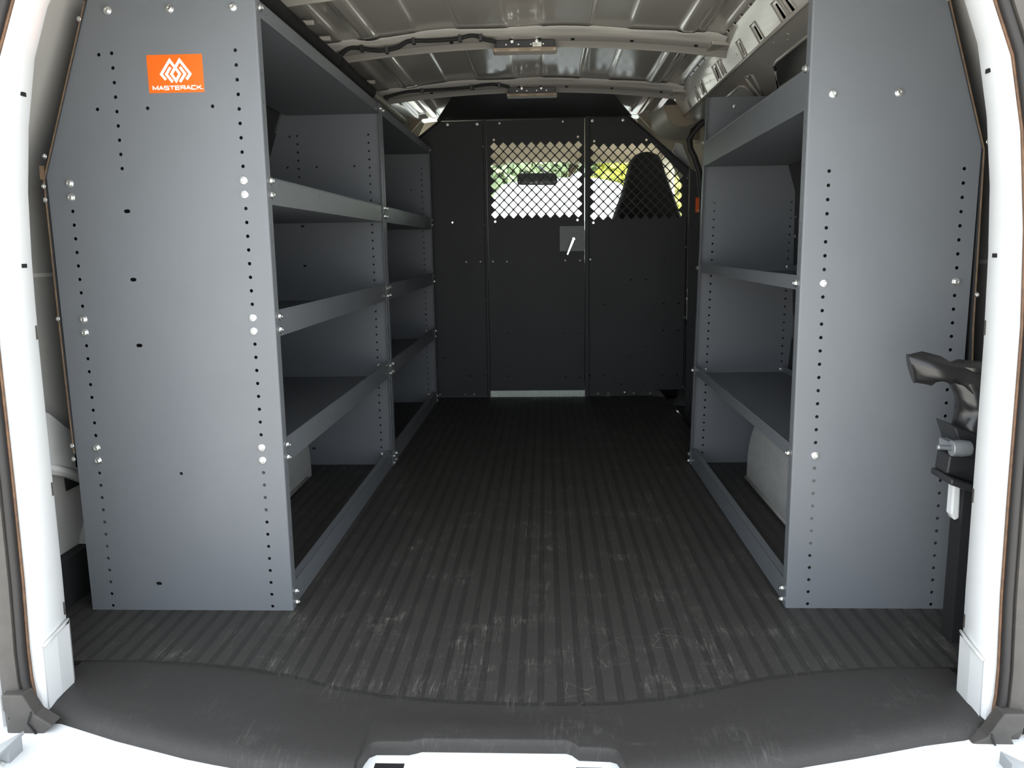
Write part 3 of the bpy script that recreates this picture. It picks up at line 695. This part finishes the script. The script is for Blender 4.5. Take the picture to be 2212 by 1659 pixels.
def outer_u(z, w, kz, wt): return w if z < kz else w + (wt-w)*(z-kz)/(HL-kz)
def build_left(ya, yb, label, with_sticker):
    e = empty('shelving_unit', (-0.2, (ya+yb)/2, 0), label, 'shelving unit', 'tall four-tier shelving units along the left side')
    w, kz, wt = 0.415, 0.864, 0.305
    end_panel(e, 1, 0.0, ya, 1, w, HL, kz, wt, LH if with_sticker else [])
    end_panel(e, 1, 0.0, yb, -1, w, HL, kz, wt, LH)
    L = yb-ya; a, c = ya+0.0035, yb-0.0035
    hy = [ya+L*t for t in (0.075, 0.33, 0.66, 0.94)]
    shelf(e, 1, 0.0, a, c, 0.300, 1.139, 0.027, [ya+L*t for t in (0.06, 0.32, 0.66, 0.93)])
    for zd in (0.805, 0.555, 0.302): shelf(e, 1, 0.0, a, c, w-0.012, zd, 0.049, hy)
    rail_part(e, 1, 0.0, a, c)
    # brown hardboard back, following the kinked outline
    b = MB(); pr_ = [(-w-0.0005, 0.33), (-w-0.0015, 0.42), (-w-0.0025, 0.6), (-w-0.002, kz-0.01), (-wt-0.002, HL-0.004)]
    yy0 = ya-0.004 if with_sticker else ya+0.002
    b.grid([[(p, y_, q) for p, q in pr_] for y_ in (yy0, yb)], 1); b.grid([[(p-0.003, y_, q) for p, q in pr_] for y_ in (yy0, yb)], 1)
    b.add([(p, yy0, q) for p, q in pr_] + [(p-0.003, yy0, q) for p, q in pr_], [(i, i+1, i+6, i+5) for i in range(4)])
    tag(b.build('back_panel', ['board', 'black'], e), 'thin black-faced hardboard back sheet with brown edges')
    if with_sticker:
        b = MB(); b.box(-0.424, -0.417, ya-0.006, ya+0.03, 0.855, 0.880); tag(b.build('board_clip', 'board', e), 'torn brown edge of the back sheet')
        for q in ((-0.322, 1.135), (-0.412, 0.897), (-0.420, 0.843), (-0.420, 0.818), (-0.420, 0.595), (-0.419, 0.345), (-0.419, 0.318)): bolt(e, (q[0], ya-0.002, q[1]), (-0.6, -0.8, 0), SBOLT)
    rows = (33, 32, 23, 22, 13, 12)
    for yy, near in ((ya, True), (yb-T, False)):
        if not near or with_sticker:
            for k in rows:
                for u in (0.042, 0.372): bolt(e, (-u, yy, ZH(k)), (0, -1, 0))
            for u in (0.041, 0.156, 0.27): bolt(e, (-u, yy, 1.149), (0, -1, 0))
        yf = ya+0.0205 if near else yb-0.0125
        for k in rows: bolt(e, (0.0008, yf+(0.002 if near else 0), ZH(k)), (1, 0, 0))
        bolt(e, (0.0008, yf, 1.152), (1, 0, 0)); bolt(e, (0.0008, yf, 0.033), (1, 0, 0)); bolt(e, (0.0008, yf, 0.010), (1, 0, 0))
        if not near:
            for k in (0, 1): bolt(e, (-0.042, yy, ZH(k)), (0, -1, 0))
            bolt(e, (-0.03, yb-0.012, 0.0325), (1, 0, 0), SBOLT)
    if not with_sticker:   # added black sheet, stands in for shade behind the panel holes
        b = MB(); b.prism([(-0.012, 0.004), (-w+0.006, 0.004), (-w+0.006, kz), (-wt+0.006, HL-0.006), (-0.012, HL-0.006)], lambda a, c, t: (a, t, c), ya-0.0035, ya-0.0010); tag(b.build('hole_shade_sheet', 'dark', e), 'added black sheet that darkens the panel holes between the units')
    if with_sticker: sticker(e, -0.206, 1.071, 0.1025, 0.066, ya)
    return e
build_left(0.0, 1.1158, 'tall grey steel shelving unit with an orange sticker on its rear end panel', True)
build_left(1.1225, 2.232, 'tall grey steel shelving unit on the left, between the first unit and the partition', False)

# right-hand unit
def build_right():
    ya, yb = 0.022, 1.130
    lean = 0.0215      # the far end panel leans outward
    e = empty('shelving_unit', (1.14, (ya+yb)/2, 0), 'lower-tier grey steel shelving unit on the right, beside the stowed jack', 'shelving unit')
    w, kz, wt = 0.311, 0.885, 0.222
    hol = RH + [circ(0.043, 0.982, 0.003), circ(0.159, 0.981, 0.003)]
    end_panel(e, -1, XR, ya, 1, w, HL, kz, wt, hol)
    end_panel(e, -1, XR+0.001, yb, -1, w, HL, kz, wt, hol, lean)
    a, c = ya+0.0035, yb-0.0035; L = yb-ya
    hy = [ya+L*t for t in (0.07, 0.33, 0.62, 0.88, 0.96)]
    shelf(e, -1, XR, a, c, 0.262, 0.960, 0.072, [], lean)
    shelf(e, -1, XR, a, c, w-0.012, 0.632, 0.025, hy, lean)
    shelf(e, -1, XR, a, c, w-0.012, 0.304, 0.025, hy, lean)
    rail_part(e, -1, XR, a, c)
    b = MB(); pr_ = [(XR+w+0.001, 0.30), (XR+w+0.006, 0.36), (XR+w+0.013, 0.46), (XR+w+0.008, 0.56), (XR+w+0.0015, kz-0.005), (XR+wt+0.0015, HL-0.003)]
    b.grid([[(p, y_, q) for p, q in pr_] for y_ in (ya-0.004, yb)], 1); b.grid([[(p+0.003, y_, q) for p, q in pr_] for y_ in (ya-0.004, yb)], 1)
    b.add([(p, ya-0.004, q) for p, q in pr_] + [(p+0.003, ya-0.004, q) for p, q in pr_], [(i, i+1, i+7, i+6) for i in range(5)])
    tag(b.build('back_panel', ['board', 'black'], e), 'thin black-faced hardboard back sheet with brown edges')
    for q in ((XR+wt+0.008, 1.137), (XR+w+0.008, 0.893), (XR+w+0.010, 0.62)): bolt(e, (q[0], ya-0.004, q[1]), (0.6, -0.8, 0), SBOLT)
    for yy, near in ((ya, True), (yb-T, False)):
        ln = 0 if near else lean
        for k in (25, 12):
            for u in (0.043, 0.284): bolt(e, (XR+u+ln*ZH(k), yy, ZH(k)), (0, -1, 0))
        for u in (0.043, 0.159): bolt(e, (XR+u+ln*0.98, yy, 0.9815), (0, -1, 0))
        if not near: bolt(e, (XR+0.043, yy, ZH(0)), (0, -1, 0)); bolt(e, (XR+0.09+0.025, yy, 1.14), (0, -1, 0), SBOLT)
        yf = ya+0.0215 if near else yb-0.0125
        for z in (1.030, ZH(25), ZH(12), 0.033, 0.010): bolt(e, (XR-0.0008+ln*z, yf, z), (-1, 0, 0))
        if not near:
            for z in (0.80, 0.74, 0.645, 0.315): bolt(e, (XR+0.300+ln*z, yy-0.012, z), (-1, 0, 0), SBOLT)
    return e
build_right()

# ================================================================== PARTITION
pt = empty('partition', (0.47, YP, 0), 'black steel bulkhead with a diamond-mesh door between cargo bay and cab', 'partition')
def black_plate(name, outline, holes, y, t=0.002, parent=pt, mt='black'):
    vs_, fs_ = plate2d(outline, holes, t); b = MB(); b.add([(a, y+c_, z) for a, z, c_ in vs_], fs_)
    return b.build(name, mt, parent)
def hs(lst, r=0.0042): return [circ(a, z, r, 8) for a, z in lst]
lh = [(0.078, 0.837), (0.139, 0.652), (0.207, 0.652), (0.021, 0.554), (0.186, 0.541), (0.142, 0.441), (0.209, 0.44), (0.143, 0.313), (0.023, 0.192), (0.143, 0.103), (0.211, 0.103), (0.06, 0.059)]
black_plate('side_panel', [(-0.47, 0.001), (0.232, 0.001), (0.232, 1.297), (0.036, 1.295), (-0.43, 0.958), (-0.47, 0.90)], hs(lh), YP)
PD = 0.0434
dh = [dia(0.280+PD*i, 1.180-0.0443*j, 0.0186) for i in range(10) for j in range(8)] + [dia(0.280+PD*(i+0.5), 1.180-0.0443*(j+0.5), 0.0186) for i in range(9) for j in range(7)]
dl = [(0.266, 0.652), (0.333, 0.651), (0.266, 0.439), (0.334, 0.438), (0.266, 0.313), (0.334, 0.311), (0.609, 0.652), (0.679, 0.651), (0.609, 0.436), (0.608, 0.307), (0.677, 0.306), (0.333, 0.099), (0.608, 0.092), (0.677, 0.091), (0.416, 0.052), (0.522, 0.05)]
door = black_plate('door', [(0.2455, 0.024), (0.699, 0.020), (0.699, 1.298), (0.2455, 1.297)], dh + hs(dl) + hs([(0.669, 1.2165), (0.280, 1.210), (0.280, 0.838), (0.667, 0.840)], 0.0055), YP+0.004)
tag(door, 'black steel door with a diamond-mesh window')
rh_ = [(0.727, 0.656), (0.795, 0.657), (1.076, 0.659), (1.147, 0.659), (0.919, 0.558), (0.989, 0.558), (0.749, 0.543), (0.726, 0.442), (0.795, 0.443), (1.075, 0.445), (1.145, 0.444), (0.726, 0.313), (0.795, 0.314), (1.074, 0.316), (1.145, 0.316), (0.993, 0.238), (0.917, 0.191), (0.726, 0.101), (0.794, 0.101), (1.074, 0.101), (1.145, 0.102), (0.879, 0.057), (0.988, 0.057), (0.894, 0.019), (1.003, 0.018)]
PR = 0.0437
gr = []
for j2 in range(15):
    for i in range(11):
        a = 0.7435 + PR*(i + 0.5*(j2 % 2)); z = 1.165 - 0.02205*j2
        if a <= 1.15 and z <= 1.300-0.85*(a-0.901)-0.040: gr.append(dia(a, z, 0.0186))
black_plate('mesh_panel', [(0.7205, 0.001), (1.036, 0.001), (1.036, 0.030), (1.174, 0.030), (1.174, 1.067), (0.901, 1.300), (0.7205, 1.303)], gr + hs(rh_) + hs([(0.744, 1.195), (0.983, 1.196), (0.741, 0.826)], 0.0055), YP)
# posts, top edge rail, slanted flanges
b = MB(); b.box(0.232, 0.2445, YP-0.022, YP+0.02, 0.0, 1.305); b.build('post', 'black', pt, bevel=0.002)
b = MB(); b.box(0.702, 0.7195, YP-0.026, YP+0.02, 0.0, 1.309); b.build('post', 'black', pt, bevel=0.002)
b = MB(); b.box(0.02, 0.902, YP-0.010, YP+0.004, 1.298, 1.306); b.build('top_rail', 'black', pt)
def slantbar(p, q, wd, y0, y1):
    d = Vector((q[0]-p[0], q[1]-p[1])).normalized(); n_ = Vector((-d.y, d.x))*wd
    b = MB(); b.prism([p, q, (q[0]+n_.x, q[1]+n_.y), (p[0]+n_.x, p[1]+n_.y)], lambda a, c, t: (a, t, c), y0, y1); return b
slantbar((0.897, 1.306), (1.180, 1.066), -0.006, YP-0.030, YP+0.002).build('edge_flange', 'black', pt)
slantbar((0.036, 1.302), (-0.43, 0.962), 0.006, YP-0.030, YP+0.002).build('edge_flange', 'black', pt)
b = MB(); b.box(1.172, 1.1745, YP-0.035, YP, 0.030, 1.067); b.build('edge_flange', 'black', pt)
# wing panel carrying the second sticker
wing = black_plate('wing_panel', [(1.176, -0.20), (1.39, -0.20), (1.39, 0.90), (1.30, 0.99), (1.176, 1.06)], [], 2.304)
sticker(pt, 1.2035, 0.930, 0.1025, 0.066, 2.3025)
# sloping header panel from the top of the partition up to the last roof bow
b = MB()
c4 = [(0.020, 2.352, 1.301), (0.915, 2.352, 1.301), (0.770, 1.800, 1.3185), (0.160, 1.800, 1.3165)]
b.add(c4 + [(p[0], p[1], p[2]+0.003) for p in c4], [(0, 1, 2, 3), (7, 6, 5, 4), (0, 1, 5, 4), (1, 2, 6, 5), (2, 3, 7, 6), (3, 0, 4, 7)])
b.build('header_panel', 'black', pt)
# door latch, lever and brush seal
b = MB(); b.box(0.585, 0.700, YP-0.0015, YP+0.003, 0.676, 0.833); b.build('backing_plate', 'black', door, bevel=0.0006)
vs_, fs_ = plate2d(rect(0.583, 0.699, 0.696, 0.812), [rect(0.598, 0.685, 0.716, 0.777)], 0.012)
b = MB(); b.add([(a, YP-0.008+c_, z) for a, z, c_ in vs_], fs_); b.box(0.597, 0.686, YP-0.004, YP-0.002, 0.715, 0.778)
b.build('latch_plate', 'satin', door)
b = MB(); p0, p1 = Vector((0.6475, YP-0.032, 0.7525)), Vector((0.6180, YP-0.032, 0.680))
b.tube([p0 + Vector((0, 0.025, 0)), p0 + Vector((0, 0.003, 0))], 0.0075, 10)
rows = []
d = (p1-p0).normalized(); sx = d.cross(Vector((0, 1, 0))).normalized()
for k in range(7):
    t = k/6; c = p0 + (p1-p0)*t; r = 0.0085 - 0.0042*t
    if k == 0: r *= 0.55; c = p0 - d*0.006
    rows.append([c + sx*r*q_[0] + Vector((0, 1, 0))*0.0045*q_[1] for q_ in ((1, 0), (1, 0.6), (0.6, 1), (-0.6, 1), (-1, 0.6), (-1, 0), (-0.92, -0.75), (-0.7, -1), (0.7, -1), (0.92, -0.75))])
b.grid(rows, cv=True); b.add(rows[0], [tuple(range(10))]); b.add(rows[-1], [tuple(range(10))])
tag(b.build('lever_handle', 'chrome', door, auto=0.5), 'bright polished metal lever')
b = MB(); rows = []; n_ = 150
for i in range(n_+1):
    a = 0.239 + 0.464*i/n_
    low = 0.0005 + 0.004*max(0, noise.noise(Vector((a*16, 1, 0))))
    yy = 0.0022*(i % 2) + 0.004*noise.noise(Vector((a*25, 3, 0)))
    rows.append([(a, YP-0.006+yy*0.2, 0.030), (a, YP-0.010+yy, 0.014), (a, YP-0.016+yy*1.6, low)])
b.grid(rows); tag(b.build('brush_seal', 'brush', door), 'pale frayed brush strip closing the gap under the door')
# bolts on the partition
for a, z in [(0.066, 1.282), (0.204, 1.282), (0.735, 1.287), (0.875, 1.287)]: bolt(pt, (a, YP-0.001, z), (0, -1, 0), BOLT)
for a, z in [(0.307, 1.284), (0.60, 1.286)]: bolt(door, (a, YP+0.003, z), (0, -1, 0), SBOLT)
for z in (1.179, 0.823, 0.469, 0.123): bolt(pt, (0.232, YP-0.012, z), (-1, 0, 0), SBOLT)
for z in (0.707, 0.378, 0.045, 1.02): bolt(pt, (1.172, YP-0.018, z), (-1, 0, 0), SBOLT)
for a in (-0.005, 0.12, 0.163, 0.766, 0.815, 0.937, 1.017): bolt(pt, (a, YP-0.004, 0.0125), (0, -0.6, 0.8), SBOLT)

# ================================================================== LIGHTS, CABLES
def dome_light(yb, xa, xb, label, with_label):
    e = empty('dome_light', ((xa+xb)/2, yb, 1.30), label, 'light', 'slim lights under the roof bows')
    b = MB(); b.box(xa, xb, yb-0.014, yb-0.002, 1.3035, 1.3245); b.build('bracket', 'plastic', e, bevel=0.0015)
    b = MB(); b.box(xa-0.008, xb+0.008, yb-0.022, yb+0.030, 1.290, 1.3025); b.build('lens', 'lens', e, bevel=0.005)
    for k in range(3):
        c = xa + (xb-xa)*(0.13+0.37*k); b = MB(); b.box(c-0.018, c+0.018, yb-0.0232, yb-0.01, 1.2925, 1.2985); b.build('reflector_pocket', 'browntrim', e)
    for k in range(4):
        c = xa + (xb-xa)*(0.18+0.21*k); b = MB(); b.box(c-0.002, c+0.002, yb-0.0147, yb-0.0138, 1.310, 1.313); b.build('rivet', 'zinc', e)
    if with_label:
        b = MB(); b.box(0.481, 0.5075, yb-0.0148, yb-0.0138, 1.304, 1.3165)
        l_ = b.build('paper_label', 'label', e); tag(l_, 'white paper label with fine print')
        b = MB()
        for k in range(3): b.box(0.485, 0.495, yb-0.0152, yb-0.0147, 1.3075+0.0026*k, 1.3082+0.0026*k)
        b.build('fine_print', 'ink', l_)
    for k in range(2): bolt(e, (xa+(xb-xa)*(0.28+0.42*k), yb-0.014, 1.3205), (0, -1, 0), SBOLT)
dome_light(BOWS[1], 0.371, 0.546, 'slim black light with a tan lens and white paper label under a roof bow', True)
dome_light(BOWS[2], 0.378, 0.557, 'slim black light with a tan lens in front of the black header panel', False)
def spline(pts, n=8):
    out = []; P_ = [Vector(p) for p in pts]
    for i in range(len(P_)-1):
        p0, p1, p2, p3 = P_[max(i-1, 0)], P_[i], P_[i+1], P_[min(i+2, len(P_)-1)]
        for k in range(n):
            t = k/n; out.append(0.5*((2*p1)+(-p0+p2)*t+(2*p0-5*p1+4*p2-p3)*t*t+(-p0+3*p1-3*p2+p3)*t**3))
    out.append(P_[-1]); return out
def harness(pts, y, label, rad):
    x0, z0 = pts[0]
    e = empty('wire_harness', (x0, y, z0), label, 'cable', 'taped wires along the roof bows')
    p = spline([(a, y-0.006, z-0.004) for a, z in pts]); b = MB(); b.tube(p, rad, 8); b.build('taped_wires', 'foam', e, smooth=True)
    for i in range(10, len(p)-4, 16):
        c = p[i]; b = MB(); b.box(c.x-0.005, c.x+0.005, c.y-0.007, c.y+0.010, c.z-0.010, c.z+0.008); b.build('clip', 'plastic', e, bevel=0.001)
harness([(-0.150, 1.255), (-0.10, 1.277), (-0.065, 1.305), (-0.033, 1.308), (0.015, 1.300), (0.043, 1.299), (0.084, 1.306), (0.119, 1.323), (0.181, 1.323), (0.256, 1.326), (0.298, 1.334), (0.325, 1.331), (0.345, 1.322), (0.374, 1.316)], 0.985, 'black taped wire harness draped along the roof bow with the labelled light', 0.0062)
harness([(-0.150, 1.272), (-0.103, 1.290), (-0.036, 1.309), (0.026, 1.316), (0.133, 1.319), (0.222, 1.324), (0.276, 1.331), (0.329, 1.333), (0.382, 1.322)], 1.705, 'black taped wire harness along the roof bow next to the header panel', 0.0060)
# foam-sleeved tube along the left roof rail
e = empty('roof_tube', (-0.114, 1.0, 1.27), 'long tube in black foam sleeves running along the left roof edge', 'tube')
segs = [(-0.2, 0.62, 'foam', 0.024), (0.63, 0.98, 'foam', 0.020), (1.0, 1.10, 'foam', 0.025), (1.11, 1.46, 'foam', 0.023), (1.46, 2.16, 'taupetrim', 0.018), (2.16, 2.20, 'foam', 0.018)]
for ya, yb, mt, r in segs:
    b = MB(); xx = -0.104
    b.tube([(xx+0.002*math.sin(9*(ya+(yb-ya)*k/8)), ya+(yb-ya)*k/8, 1.268) for k in range(9)], r, 14); o = b.build('sleeve' if mt == 'foam' else 'bare_tube', mt, e, auto=0.8)
for yy in (0.30, 0.66, 0.82, 1.42): 
    b = MB(); b.box(-0.105, -0.075, yy, yy+0.012, 1.288, 1.300); b.build('tube_clip', 'taupe', e, bevel=0.002)

# ================================================================== STOWED JACK
jk = empty('stowed_jack', (1.29, -0.10, 0.30), 'vehicle jack under a wrinkled black vinyl cover on a dark bracket', 'jack')
b = MB(); rows = []
cp = [(1.147, 0.5005, 0.026, 0.010), (1.152, 0.5005, 0.0275, 0.013), (1.175, 0.499, 0.0265, 0.022), (1.198, 0.4985, 0.0215, 0.026), (1.214, 0.4955, 0.0190, 0.027), (1.232, 0.4890, 0.0250, 0.033), (1.255, 0.478, 0.034, 0.040), (1.290, 0.465, 0.045, 0.045), (1.33, 0.46, 0.045, 0.045)]
for i, (xx, zc, hz, hy_) in enumerate(cp):
    row = []
    for k in range(28):
        t = 2*PI*k/28; p = Vector((xx + (0.010*(-math.sin(t)) if i < 3 else 0)*0.8, -0.10 + hy_*math.cos(t), zc + hz*math.sin(t)))
        if i > 0: p += Vector((0, 1, 1))*0.008*noise.noise(p*48) + Vector((0, 0.3, 1))*0.006*abs(noise.noise(p*95)) - Vector((0, 0, 0.002))
        row.append(p)
    rows.append(row)
b.grid(rows, cv=True); b.add(rows[0], [tuple(range(28))])
for i, ring in enumerate([None]): pass
rows = []
for i in range(12):
    t = i/11; zc = 0.500 - 0.130*t; cx = 1.262 - 0.006*math.sin(t*9) + 0.004*t; row = []
    for k in range(24):
        a = 2*PI*k/24; p = Vector((cx + (0.045-0.012*t)*math.cos(a), -0.10+0.035*math.sin(a), zc + 0.006*math.sin(2*a+t*7)))
        p += Vector((1, 1, 0))*0.008*noise.noise(p*38) + Vector((0.5, 1, 0))*0.006*abs(noise.noise(p*Vector((60, 60, 130)).y)); row.append(p)
    rows.append(row)
b.grid(rows, cv=True)
tag(b.build('vinyl_cover', 'vinyl', jk, auto=0.9), 'crumpled glossy black vinyl sleeve')
b = MB()
b.prism([(1.206, 0.409), (1.30, 0.372), (1.30, 0.345), (1.225, 0.352), (1.216, 0.385)], lambda a, c, t: (a, t, c), -0.14, -0.075)
b.prism([(1.212, 0.353), (1.30, 0.345), (1.30, 0.285), (1.209, 0.318)], lambda a, c, t: (a, t, c), -0.125, -0.08)
b.prism([(1.206, 0.319), (1.30, 0.286), (1.30, 0.270), (1.205, 0.306)], lambda a, c, t: (a, t, c), -0.15, -0.075)
b.build('bracket', 'plastic', jk, bevel=0.004)
b = MB(); b.box(1.29, 1.39, -0.13, -0.08, 0.25, 0.42); b.build('wall_mount', 'plastic', jk)
b = MB(); rows = []
for xx, r in ((1.199, 0.0125), (1.200, 0.0135), (1.215, 0.0145), (1.230, 0.0125), (1.234, 0.006)):
    rows.append([(xx, -0.155 + r*math.cos(2*PI*k/14), 0.372 + r*math.sin(2*PI*k/14)) for k in range(14)])
b.grid(rows, cv=True); b.add(rows[0], [tuple(range(14))]); b.box(1.205, 1.232, -0.158, -0.10, 0.366, 0.378); b.build('socket', 'silver', jk, auto=0.6)
b = MB(); b.tube([(1.176, -0.155, 0.374), (1.1785, -0.155, 0.374), (1.180, -0.155, 0.374), (1.205, -0.155, 0.372)], [0.0035, 0.0048, 0.0042, 0.0048], 8); b.build('stud', 'silver', jk, smooth=True)

# ================================================================== CAB THINGS
se = empty('passenger_seat', (1.04, 2.85, -0.1), 'charcoal cloth seat with a tall tapered backrest, behind the mesh panel', 'seat')
prof_ = [(0.80, 0.45), (0.82, 0.70), (0.866, 0.861), (0.913, 0.99), (0.938, 1.09), (0.952, 1.145), (0.975, 1.172), (1.005, 1.186), (1.035, 1.189), (1.063, 1.185), (1.093, 1.170), (1.112, 1.143), (1.128, 1.09), (1.155, 1.019), (1.214, 0.868), (1.25, 0.70), (1.265, 0.45)]
b = MB(); cxm = 1.035; rows = []
for yy, k in ((2.735, 0.93), (2.75, 0.985), (2.775, 1.0), (2.83, 1.0), (2.86, 0.97)):
    rows.append([(cxm+(p-cxm)*k, yy, 0.45+(q-0.45)*(1-(1-k)*0.25)) for p, q in prof_])
b.grid(rows); b.add(rows[0], [tuple(range(len(prof_)))]); b.add(rows[-1], [tuple(range(len(prof_)))])
b.build('backrest', 'seat', se, auto=0.7)
b = MB(); b.box(0.79, 1.27, 2.80, 3.30, 0.28, 0.46); b.build('seat_cushion', 'seat', se, bevel=0.03)
b = MB(); b.box(0.83, 1.23, 2.85, 3.25, -0.10, 0.29); b.build('seat_base', 'plastic', se, bevel=0.01)
mi_ = empty('rear_view_mirror', (0.47, 3.52, 1.12), 'dark rear-view mirror hanging at the windshield', 'mirror')
b = MB(); out = [(0.349, 1.10), (0.353, 1.093), (0.37, 1.090), (0.57, 1.086), (0.586, 1.092), (0.592, 1.11), (0.586, 1.145), (0.575, 1.156), (0.37, 1.158), (0.355, 1.154), (0.348, 1.14)]
b.prism(out, lambda a, c, t: (a, t, c), 3.505, 3.545); b.build('housing', 'plastic', mi_, bevel=0.004)
b = MB(); b.prism([(0.47+(p-0.47)*0.94, 1.122+(q-1.122)*0.82) for p, q in out], lambda a, c, t: (a, t, c), 3.5035, 3.505); b.build('mirror_glass', 'mirror', mi_)
b = MB(); b.tube([(0.545, 3.53, 1.150), (0.51, 3.56, 1.175), (0.482, 3.60, 1.205)], 0.008, 8); b.build('stalk', 'plastic', mi_, smooth=True)
for k, (xa, xb) in enumerate(((-0.22, 0.29), (0.66, 1.15))):
    b = MB(); rows = []
    b.box(xa, xb, 3.36, 3.385, 1.195, 1.262); o = b.build('sun_visor', 'cream', bevel=0.008)
    tag(o, 'cream sun visor folded up %s' % ('above the dark rear-view mirror, driver side' if k == 0 else 'in front of the charcoal passenger seat'), 'visor', 'sun visors under the headliner')

# ================================================================== OUTSIDE
def tree(name, x, y, z0, r, n, mt, label, seed, size):
    rnd = random.Random(seed)
    e = empty(name, (x, y, -0.65), label, 'tree', 'trees beyond the parked van')
    b = MB(); b.tube([(x, y, -0.65), (x+0.1, y, 0.6), (x-0.05, y+0.1, z0)], [0.2, 0.15, 0.09], 8)
    for k in range(5): b.tube([(x, y, z0-0.6), (x+rnd.uniform(-1, 1)*r*0.6, y+rnd.uniform(-1, 1)*r*0.5, z0+rnd.uniform(0.2, 1)*r*0.5)], [0.07, 0.025], 6)
    b.build('trunk', 'bark', e, smooth=True)
    b = MB(); cl = [(Vector((rnd.uniform(-1, 1)*r*0.75, rnd.uniform(-1, 1)*r*0.6, rnd.uniform(-0.55, 0.75)*r)), r*rnd.uniform(0.35, 0.6)) for _ in range(16)]
    vs_ = []; fs_ = []
    for i in range(n):
        c, cr = rnd.choice(cl); d = Vector((rnd.gauss(0, 1), rnd.gauss(0, 1), rnd.gauss(0, 1))).normalized()
        p = Vector((x, y, z0)) + c + d*cr*rnd.random()**0.35
        t = Vector((rnd.gauss(0, 1), rnd.gauss(0, 1), rnd.gauss(0, 1))).normalized(); u_ = d.cross(t).normalized()*size; v_ = t*size*0.6
        k = len(vs_); vs_ += [p-u_, p-v_*0.8, p+u_, p+v_*0.8]; fs_.append((k, k+1, k+2, k+3))
    b.add(vs_, fs_); o = b.build('foliage', mt, e); return e
tree('leafy_tree', -0.55, 17.0, 2.5, 1.45, 8500, 'leaf', 'pale green leafy tree beyond the roof of the parked van', 1, 0.13)
tree('leafy_tree', 1.1, 22.5, 3.2, 1.9, 7000, 'leaf', 'pale green tree between the yellow-green tree and the one over the van roof', 8, 0.16)
tree('leafy_tree', 2.78, 16.2, 2.4, 1.2, 8000, 'leafy', 'bright yellow-green tree beside the charcoal seat', 3, 0.12)
tree('leafy_tree', 7.6, 18.0, 2.8, 1.9, 4000, 'leaf', 'green leafy tree farther behind the passenger seat', 4, 0.15)
tree('leafy_tree', -5.6, 18.0, 2.8, 1.9, 4000, 'leaf', 'green leafy tree standing farthest from the yellow-green one', 5, 0.15)

pv = empty('parked_van', (0.9, 11.5, -0.65), 'white van parked ahead, seen through the mesh and windshield', 'van')
sec = [(-1.0, -0.30), (-1.0, 0.55), (-0.96, 0.95), (-0.86, 1.38), (-0.74, 1.50), (-0.45, 1.565), (0, 1.58), (0.45, 1.565), (0.74, 1.50), (0.86, 1.38), (0.96, 0.95), (1.0, 0.55), (1.0, -0.30)]
b = MB(); rows = []
for yy, k in ((9.0, 0.97), (9.04, 1.0), (12.2, 1.0), (12.5, 0.99), (13.0, 0.74), (14.0, 0.62), (14.4, 0.50)):
    rows.append([(0.72+p, yy, -0.30+(q+0.30)*k) for p, q in sec])
b.grid(rows, cv=True); b.add(rows[0], [tuple(range(13))]); b.add(rows[-1], [tuple(range(13))[::-1]]); b.build('body', 'white', pv, auto=0.6)
for s_ in (-1, 1):
    b = MB(); b.box(0.72+s_*0.42-0.33, 0.72+s_*0.42+0.33, 8.985, 9.005, 0.35, 0.92); b.build('rear_window', 'tintglass', pv)
    b = MB(); b.box(0.72+s_*0.90-0.05, 0.72+s_*0.90+0.05, 8.975, 9.01, 0.15, 0.62); b.build('tail_lamp', 'redlamp', pv, bevel=0.01)
    for yy in (10.0, 13.3):
        b = MB(); b.tube([(0.72+s_*0.98, yy, -0.31), (0.72+s_*0.76, yy, -0.31)], 0.34, 20); b.build('wheel', 'tyre', pv)
b = MB(); b.box(-0.30, 1.74, 8.86, 9.05, -0.42, -0.18); b.build('bumper', 'midgrey', pv, bevel=0.03)
